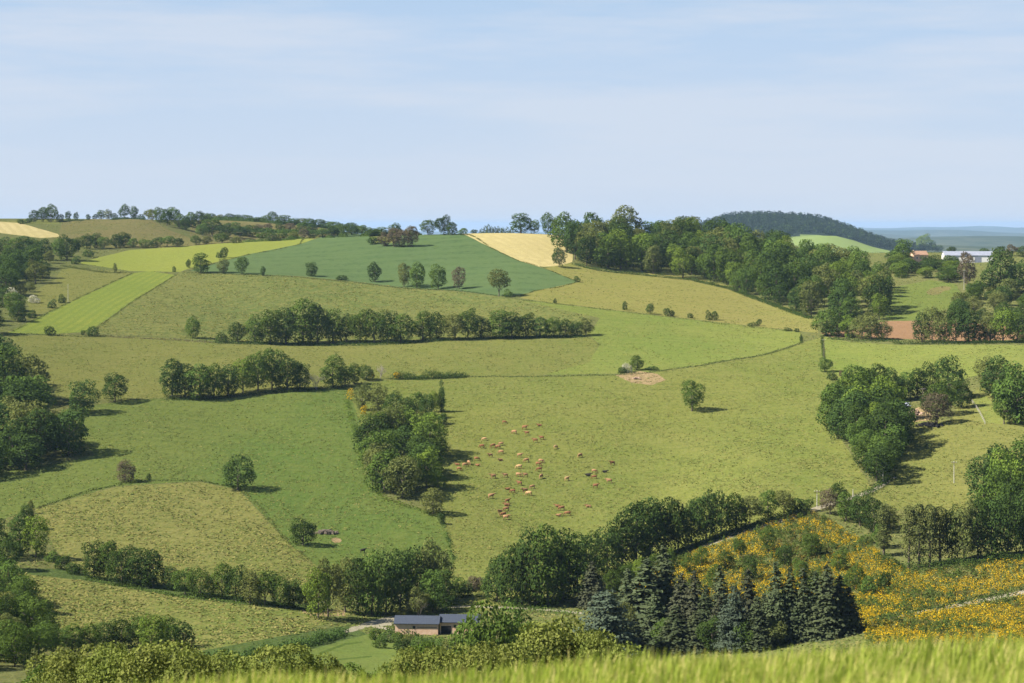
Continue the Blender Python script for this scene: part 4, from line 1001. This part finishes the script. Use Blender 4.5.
COWS = """330,17,r 510,27,r 433,45,r 380,68,t 445,73,r 520,97,h 487,111,r 227,103,c 215,140,h 272,137,r 313,127,t 297,143,r 592,144,c 313,170,t 258,187,t 408,187,t 310,205,t 188,205,r 190,232,r
443,213,t 517,216,t 503,231,r 718,188,t 90,228,r 147,225,t 128,237,t 98,256,r 405,246,c 508,259,h 882,228,r 843,266,b 756,283,b 790,268,t 790,298,h 272,296,t 335,290,t 402,287,t 437,288,t 518,296,t 650,308,c
865,320,t 407,331,h 345,354,r 372,370,h 473,348,t 435,370,t 455,383,c 262,398,t 345,422,r 343,435,r 340,462,r 307,478,t 325,490,r 338,507,t 603,441,r 623,459,r 605,489,t 653,487,r 760,443,t 797,345,h"""
def cows():
    cl = {'r': 'russet', 't': 'tan', 'c': 'cream', 'h': 'chestnut', 'b': 'black'}
    L_ = []
    for s in COWS.split():
        x, y, c = s.split(','); L_.append((440 + float(x) / 5.12, 420 + float(y) / 5.12 + .8, cl[c]))
    L_.sort(key=lambda q: q[1])
    lines = [sorted(L_[i:i + 6]) for i in range(0, len(L_), 6)]
    proto = {}
    rr = random.Random(4)
    for j, ln in enumerate(lines, 1):
        for i, (px, py, c) in enumerate(ln, 1):
            pose = rr.choices(['grazing', 'standing', 'lying'], [.62, .25, .13])[0]
            p = hit(px, py)
            if pose not in proto:
                o = bpy.data.objects.new('cow', COW[pose]); proto[pose] = o
            else: o = proto[pose].copy()
            C.objects.link(o); o.location = p
            o.rotation_euler = (0, 0, rr.choice([0, math.pi]) + rr.gauss(0, .45)); s = rr.uniform(.98, 1.2); o.scale = (s, s, s)
            o.material_slots[0].link = 'OBJECT'; o.material_slots[0].material = HIDE[c]
            tag(o, f'{c} cow {pose}, {ordw(i)} from the copse in the {ordw(j)} line down the herd', 'cow', 'cows grazing the pasture')
    o = proto['standing'].copy(); C.objects.link(o); o.location = hit(363, 553); o.scale = (.9, .9, .9); o.rotation_euler.z = .3
    o.material_slots[0].material = HIDE['black']
    tag(o, 'lone black calf in the green meadow below the brush heap', 'cow')
cows()

# ------------------------------------------------------------------ buildings
class MB:
    def __init__(s): s.V = []; s.Q = []
    def hexa(s, pts):
        o = len(s.V); s.V += [tuple(p) for p in pts]
        for f in ((0,3,2,1),(4,5,6,7),(0,1,5,4),(1,2,6,5),(2,3,7,6),(3,0,4,7)): s.Q.append(tuple(o + i for i in f))
    def box(s, x0, x1, y0, y1, z0, z1): s.hexa([(x0,y0,z0),(x1,y0,z0),(x1,y1,z0),(x0,y1,z0),(x0,y0,z1),(x1,y0,z1),(x1,y1,z1),(x0,y1,z1)])
    def slab(s, a, b, c, d, t): s.hexa([a, b, c, d] + [(p[0], p[1], p[2] + t) for p in (a, b, c, d)])
    def build(s, name, mat, parent): return link(name, np_mesh(name, np.array(s.V), np.array(s.Q), [mat]), parent=parent)

M['brickwall'] = plain_mat('pinkish_render', (.60, .38, .24), (.76, .54, .39), 1.1, bump=.2)
M['slate'] = plain_mat('blue_slate', (.034, .044, .066), (.055, .066, .092), 2.5, rough=.6, spec=.3, stretch=(1, 4, 1))
M['darkopen'] = plain_mat('dark_opening', (.012, .012, .013), (.02, .02, .02), 1)
M['white'] = plain_mat('white_render', (.70, .69, .66), (.78, .77, .74), .6)
M['greyroof'] = plain_mat('grey_sheet_roof', (.20, .22, .28), (.27, .29, .35), .6, rough=.6)
M['tile'] = plain_mat('clay_tiles', (.27, .165, .11), (.36, .23, .16), 1.2)
M['wood'] = plain_mat('weathered_wood', (.16, .13, .10), (.24, .20, .16), 3)
M['pole'] = plain_mat('pale_pole', (.42, .40, .36), (.52, .50, .46), 3)
M['stone'] = plain_mat('pink_rubble', (.38, .26, .19), (.50, .37, .29), 1.0, bump=.6)
M['glass'] = plain_mat('dim_glass', (.03, .035, .045), (.05, .055, .065), 1, rough=.15, spec=.5)

def gable(root, x0, x1, y0, y1, h, rise, wallm, roofm, z0=-1.5, ov=.35, ridge='x'):
    """walls with two gables, and two roof slopes with eaves"""
    w = MB(); ym = (y0 + y1) / 2
    w.box(x0, x1, y0, y1, z0, h)
    for a, b in ((x0, x0 + .25), (x1 - .25, x1)):
        o = len(w.V); w.V += [(a, y0, h), (a, y1, h), (a, ym, h + rise), (b, y0, h), (b, y1, h), (b, ym, h + rise)]
        w.Q += [(o, o+1, o+2, o+2), (o+3, o+5, o+4, o+4), (o, o+2, o+5, o+3), (o+1, o+4, o+5, o+2)]
    Q = [q for q in w.Q]
    me = bpy.data.meshes.new('wall'); me.from_pydata(w.V, [], [q if q[2] != q[3] else q[:3] for q in Q]); me.materials.append(wallm)
    link('wall', me, parent=root)
    s = rise / (ym - y0); r = MB()
    r.slab((x0-ov, y0-ov, h-ov*s+.02), (x1+ov, y0-ov, h-ov*s+.02), (x1+ov, ym, h+rise+.02), (x0-ov, ym, h+rise+.02), .16)
    r.slab((x0-ov, ym+.002, h+rise+.02), (x1+ov, ym+.002, h+rise+.02), (x1+ov, y1+ov, h-ov*s+.02), (x0-ov, y1+ov, h-ov*s+.02), .16)
    return r.build('roof', roofm, root)

def barn():
    p = hit(417, 635); k = p.y / F
    root = link('slate_barn', None, p); root.rotation_euler.z = R(-3)
    tag(root, 'long low pinkish barn with blue slate roof half hidden by trees', 'barn')
    x0, x1 = (395-417) * k, (438-417) * k
    gable(root, x0, x1, 0, 5.4, 2.7, 1.2, M['brickwall'], M['slate'])
    x2 = (478-417) * k
    gable(root, x1 + .36, x2, 1.6, 7.0, 2.8, 1.2, M['brickwall'], M['slate'])
    a = MB(); a.box(x1 + .6, x1 + 3.0, 1.52, 1.58, .0, 1.9); a.build('doorway', M['darkopen'], root)
    a = MB(); a.box(x1 + 3.6, x1 + 4.2, 1.52, 1.58, 1.55, 2.2); a.build('window', M['darkopen'], root)
    a = MB(); a.box(x0 + 4.2, x0 + 4.8, -.06, -.003, 1.5, 2.1); a.build('window', M['darkopen'], root)
    a = MB(); a.box(x0 + 5.2, x1 - .3, -.09, -.003, 1.75, 1.92); a.build('lintel', M['wood'], root)
    a = MB(); a.box(x1 + .003, x1 + .06, 2.2, 4.4, 0, 2.2); a.build('gable_door', M['wood'], root)
barn()

def cottage():
    p = hit(921, 264); k = p.y / F
    root = link('village_house', None, p); root.rotation_euler.z = R(12)
    tag(root, 'orange walled house with tiled roof between village trees', 'house')
    w = 15 * k
    gable(root, -w/2, w/2, 0, 7, 6.2, 2.4, M['brickwall'], M['tile'])
    for x in (-.28, .0, .28):
        a = MB(); a.box(x*w - .5, x*w + .5, -.06, -.003, 3.4, 4.8); f = a.build('window', M['white'], root)
        a = MB(); a.box(x*w - .4, x*w + .4, -.09, -.062, 3.5, 4.7); a.build('pane', M['glass'], f)
    a = MB(); a.box(-w*.4, -w*.4 + .8, 3.1, 3.9, 6.5, 9.3); a.build('chimney', M['brickwall'], root)
    a = MB(); a.box(-.5, .5, -.06, -.003, 0, 2.1); a.build('door', M['wood'], root)
cottage()
def shed():
    p = hit(969, 263); k = p.y / F
    root = link('long_shed', None, p); root.rotation_euler.z = R(-4)
    tag(root, 'long white walled shed with pale grey roof beside the village', 'shed')
    x0, x1 = (945-969)*k, (993-969)*k
    gable(root, x0, x1, 0, 14, 5.0, 2.6, M['white'], M['greyroof'])
    for t in (.15, .62):
        a = MB(); a.box(x0 + (x1-x0)*t, x0 + (x1-x0)*t + 4.2, -.08, -.003, 0, 4.0); a.build('door', M['greyroof'], root)
    a = MB(); a.box((x0+x1)/2 - 6, (x0+x1)/2 + 6, -.05, -.003, 4.5, 5.0); a.build('window', M['glass'], root)
shed()
def farm_hut():
    p = hit(904, 411); k = p.y / F
    root = link('farm_hut', None, p); root.rotation_euler.z = R(8)
    tag(root, 'small hut with blue grey roof under the trees of the eastern copse', 'hut')
    w = 13 * k
    gable(root, -w/2, w/2, 0, 4.0, 1.9, .9, M['wood'], M['greyroof'], ov=.3)
    a = MB(); a.box(w*.1, w*.1 + .9, -.05, -.003, 0, 1.8); a.build('door', M['darkopen'], root)
    a = MB(); a.box(-w*.35, -w*.35 + .8, -.05, -.003, .9, 1.5); a.build('window', M['glass'], root)
farm_hut()
def hidden_house():
    p = hit(733, 262); 
    x = (733 - 512) / F * 1440; z = float(zf(x, 1440))
    root = link('village_house', None, (x, 1440, z)); root.rotation_euler.z = R(25)
    tag(root, 'red roofed white house just showing behind the ridge wood', 'house')
    gable(root, -5, 5, 0, 7, 5.2, 2.2, M['white'], M['tile'])
    for q in (-2.6, 1.4):
        a = MB(); a.box(q, q + 1, -.06, -.003, 2.9, 4.2); f = a.build('window', M['glass'], root)
hidden_house()

def heap(name, px, py, wp, hp, mat, label, cat, n=26, size=.45):
    """loose stones or logs lying on one another"""
    p = hit(px, py); k = p.y / F; w = wp * k; h = hp * k
    b = MB(); r = random.Random(int(px))
    for _ in range(n):
        x = r.gauss(0, w * .26); y = r.gauss(0, w * .16); q = max(0, 1 - (abs(x) / (w * .5)) ** 2)
        z = r.uniform(0, h * q); s = size * r.uniform(.5, 1.3); a = r.uniform(0, 3)
        ca, sa = math.cos(a) * s, math.sin(a) * s
        t = [r.uniform(.8, 1.2) for _ in range(8)]
        c = [(-1,-1,-.5),(1,-1,-.5),(1,1,-.5),(-1,1,-.5),(-1,-1,.6),(1,-1,.6),(1,1,.6),(-1,1,.6)]
        b.hexa([(x + (q_[0]*ca - q_[1]*sa)*t[i], y + (q_[0]*sa + q_[1]*ca)*t[i], z + q_[2]*s*t[i]) for i, q_ in enumerate(c)])
    o = link(name, np_mesh(name, np.array(b.V), np.array(b.Q), [mat]), p)
    tag(o, label, cat)
heap('rubble_heap', 915, 415, 18, 5, M['stone'], 'pinkish rubble heap in front of the farm hut', 'rubble', 40, .4)
heap('dark_heap', 932, 426, 34, 3, M['darkopen'], 'long dark heap below the rubble by the farm hut', 'heap', 60, .5)  # low strip of near-black blocks
heap('brush_heap', 326, 533, 20, 2.6, M['bark'], 'long grey brush heap beside the tree on the dry pasture edge', 'brush heap', 110, .4)
heap('stone_heap', 378, 428, 14, 6, M['deadwood'], 'pale pile of rocks in the upper middle copse', 'rocks', 30, .5)
heap('stone_heap', 636, 379, 12, 2, M['stone'], 'low pile of stones on the bare patch under the white bush', 'rocks', 24, .3)

def pole(px, py, hp, label, arm=True, mat='pole'):
    p = hit(px, py); h = hp * p.y / F
    root = link('utility_pole', None, p)
    V, Q = tube([(0, 0, -.4), (0, 0, h * .5), (0, 0, h)], [.12, .10, .08], 8)
    link('shaft', np_mesh('shaft', V, Q, [M[mat]], smooth=True), parent=root)
    if arm:
        b = MB(); b.box(-.8, .8, -.2, -.11, h - .5, h - .36); b.build('crossarm', M['wood'], root)
        for x in (-.7, 0, .7):
            V, Q = tube([(x, -.155, h - .357), (x, -.155, h - .12)], [.05, .035], 6); link('insulator', np_mesh('insulator', V, Q, [M['white']]), parent=root)
    tag(root, label, 'pole')
pole(817, 507, 17, 'pale pole beside the lane at the top of the broom')
pole(883, 484, 17, 'pale pole on the lane under the eastern copse')
pole(853, 497, 8, 'short pale pole beside the lane between two taller ones', arm=False)
pole(954, 483, 22, 'thin pale pole alone in the hollow meadow')
pole(923, 409, 21, 'brown pole rising by the farm hut', mat='wood')
pole(964, 290, 20, 'pale pole above the village meadow')
pole(824, 361, 22, 'dark pole on the pasture where the narrow hedge drops', mat='wood')
pole(68, 302, 18, 'thin pole in the olive pasture above the barley strip', arm=False)

def fence():
    """post and wire fence across the hollow meadow"""
    line = [(972, 402), (980, 414), (985, 424)]
    P = [hit(*q) for q in line]; root = link('post_fence', None, P[0])
    tag(root, 'pale post and wire fence between two greens in the hollow meadow', 'fence')
    pts = []
    for a, b in zip(P[:-1], P[1:]):
        n = max(2, int((b - a).length / 3))
        pts += [a.lerp(b, i / n) for i in range(n)]
    pts.append(P[-1]); wires = []
    for q in pts:
        z = float(zf(q.x, q.y)); d = Vector((q.x, q.y, z)) - P[0]
        V, Q = tube([(d.x, d.y, d.z - .3), (d.x, d.y, d.z + 1.2)], [.09, .08], 6)
        link('post', np_mesh('post', V, Q, [M['pole']]), parent=root)
        wires.append((d.x, d.y, d.z))
    parts = [tube([(x, y, z + hh) for x, y, z in wires], [.015] * len(wires), 4) for hh in (.5, .8, 1.1)]
    V, Q = join(parts); link('wire', np_mesh('wire', V, Q, [M['wood']]), parent=root)
fence()

# ------------------------------------------------------------------ near field of young barley
M['blade'] = leaf_mat('barley_blades', (.195, .262, .040), var=.0, warm=(.28, .30, .066), transl=.4)
M['ear'] = leaf_mat('barley_ears', (.38, .36, .12), var=.0, warm=(.44, .39, .15), transl=.4)
def barley():
    n = 120000
    Y = rng.uniform(6.0, 19.5, n); X = rng.uniform(-1, 1, n) * (Y * .275 + 2.4)
    dens = .55 + .45 * np.sin(X * 1.7 + np.sin(Y * 1.1) * 1.5) * np.sin(Y * .9 + X * .4)
    k = rng.random(n) < .35 + dens * .65
    X, Y = X[k], Y[k]; n = len(X)
    h = np.clip(rng.normal(.46, .05, n), .3, .56) * (1 + .07 * np.sin(X * 2.3 + Y * .8)); w = rng.uniform(.004, .009, n)
    az = rng.uniform(0, 2 * math.pi, n); ln = np.abs(rng.normal(.16, .12, n)) * h; la = rng.normal(-.3, 1.0, n)
    ca, sa = np.cos(az), np.sin(az); Z = zf(X, Y)
    V = np.zeros((n, 8, 3))
    for s, (t, ww) in enumerate(((0, 1), (.45, 1.1), (.8, .85), (1, .15))):
        cx = X + np.cos(la) * ln * t ** 2; cy = Y + np.sin(la) * ln * t ** 2; cz = Z + h * t - .25 * ln * t ** 3
        for q, sg in ((0, -1), (1, 1)):
            V[:, s*2+q] = np.stack([cx + sg*ca*w*ww, cy + sg*sa*w*ww, cz], 1)
    b = np.arange(n)[:, None, None] * 8
    Q = (b + np.array([[0,1,3,2],[2,3,5,4],[4,5,7,6]])[None]).reshape(-1, 4)
    mi = np.zeros(len(Q), int)
    ear = np.repeat(rng.random(n) < .3, 3)
    mi[ear & (np.arange(len(Q)) % 3 == 2)] = 1
    # ears a little stouter
    e1 = rng.random(n) < .3
    V = V.reshape(-1, 3); ctr = np.array([0, 12, float(zf(0, 12.))])
    tag(link('barley', np_mesh('barley', V - ctr, Q, [M['blade'], M['ear']], mi), ctr), 'yellow green barley swaying on the brow close to the viewer', 'barley', kind='stuff')
barley()

# ------------------------------------------------------------------ air
def haze():
    x = 27000; y0, y1 = -120, 53500
    zs = [o.matrix_world.translation.z for o in S.objects]
    b = MB(); b.box(-x, x, y0, y1, -180, Z0 + 60)
    m, nt, out = new_mat('thin_haze'); g = G(nt)
    v = g.n('ShaderNodeVolumePrincipled'); v.inputs['Color'].default_value = (.44, .65, .98, 1); v.inputs['Density'].default_value = 2.9e-5; v.inputs['Anisotropy'].default_value = .1
    g.l(v.outputs[0], out.inputs['Volume'])
    o = link('haze', np_mesh('haze', np.array(b.V), np.array(b.Q), [m]))
    o.visible_shadow = True
    tag(o, kind='stuff'); tag(o, 'thin blue haze filling the air over the whole valley', 'haze')
haze()

# ------------------------------------------------------------------ light, sky, camera
sun = bpy.data.lights.new('sun', 'SUN'); sun.energy = 5.0; sun.angle = R(.5); sun.color = (1, .93, .80)
so = link('sun', sun, (0, 0, 400))
dirv = Vector((math.cos(SUN_AZ) * math.cos(SUN_EL), math.sin(SUN_AZ) * math.cos(SUN_EL), math.sin(SUN_EL)))
so.rotation_euler = dirv.to_track_quat('Z', 'Y').to_euler()

W = bpy.data.worlds.new('World'); S.world = W; W.use_nodes = True
nt = W.node_tree
for n in list(nt.nodes): nt.nodes.remove(n)
g = G(nt)
sky = g.n('ShaderNodeTexSky', sky_type='NISHITA'); sky.sun_disc = False
sky.sun_elevation = SUN_EL; sky.sun_rotation = math.pi / 2 - SUN_AZ
sky.altitude = 300; sky.air_density = 1.0; sky.dust_density = .4; sky.ozone_density = 3
tc = g.n('ShaderNodeTexCoord').outputs['Generated']
mp = g.n('ShaderNodeMapping'); mp.inputs['Scale'].default_value = (3.0, 3.0, 26.0); mp.inputs['Rotation'].default_value = (R(3), R(-5), R(20)); g.l(tc, mp.inputs['Vector'])
nz = g.noise(mp.outputs['Vector'], 1.3, 7, .62)
sx = g.n('ShaderNodeSeparateXYZ'); g.l(tc, sx.inputs[0])
low = g.math('SUBTRACT', 1.0, g.ramp(sx.outputs[2], .09, .28))      # a thin veil of high cloud, thickest towards the horizon
gap = g.math('MULTIPLY', g.ramp(nz, .60, .40), g.math('ADD', .12, g.math('MULTIPLY', g.ramp(sx.outputs[2], .02, .11), .62)))
veil = g.mix(gap, (5.35, 6.05, 7.25), (3.65, 5.2, 7.3))
col = g.mix(g.math('MULTIPLY', g.math('POWER', low, .8), .92), sky.outputs[0], veil)
bg = g.n('ShaderNodeBackground'); bg.inputs['Strength'].default_value = .05
g.l(col, bg.inputs['Color'])
wo = g.n('ShaderNodeOutputWorld'); g.l(bg.outputs[0], wo.inputs['Surface'])

cam = bpy.data.cameras.new('camera'); cam.lens = 70; cam.sensor_width = 36
cam.shift_y = -(341.5 - HY) / 1024
cam.clip_start = .1; cam.clip_end = 90000
cam.dof.use_dof = True; cam.dof.focus_distance = 700; cam.dof.aperture_fstop = 2.8
co = link('camera', cam, (0, 0, Z0)); co.rotation_euler = (math.pi / 2, 0, 0)
S.camera = co

S.view_settings.view_transform = 'Standard'; S.view_settings.look = 'None'; S.view_settings.gamma = 1; S.view_settings.use_curve_mapping = False
S.view_settings.exposure = 1.27
S.cycles.use_denoising = True; S.cycles.denoiser = 'OPENIMAGEDENOISE'; S.cycles.denoising_input_passes = 'RGB_ALBEDO_NORMAL'; S.cycles.denoising_prefilter = 'ACCURATE'
S.cycles.max_bounces = 5; S.cycles.diffuse_bounces = 1; S.cycles.transmission_bounces = 3; S.cycles.volume_bounces = 1; S.cycles.transparent_max_bounces = 4
S.cycles.sample_clamp_indirect = 3
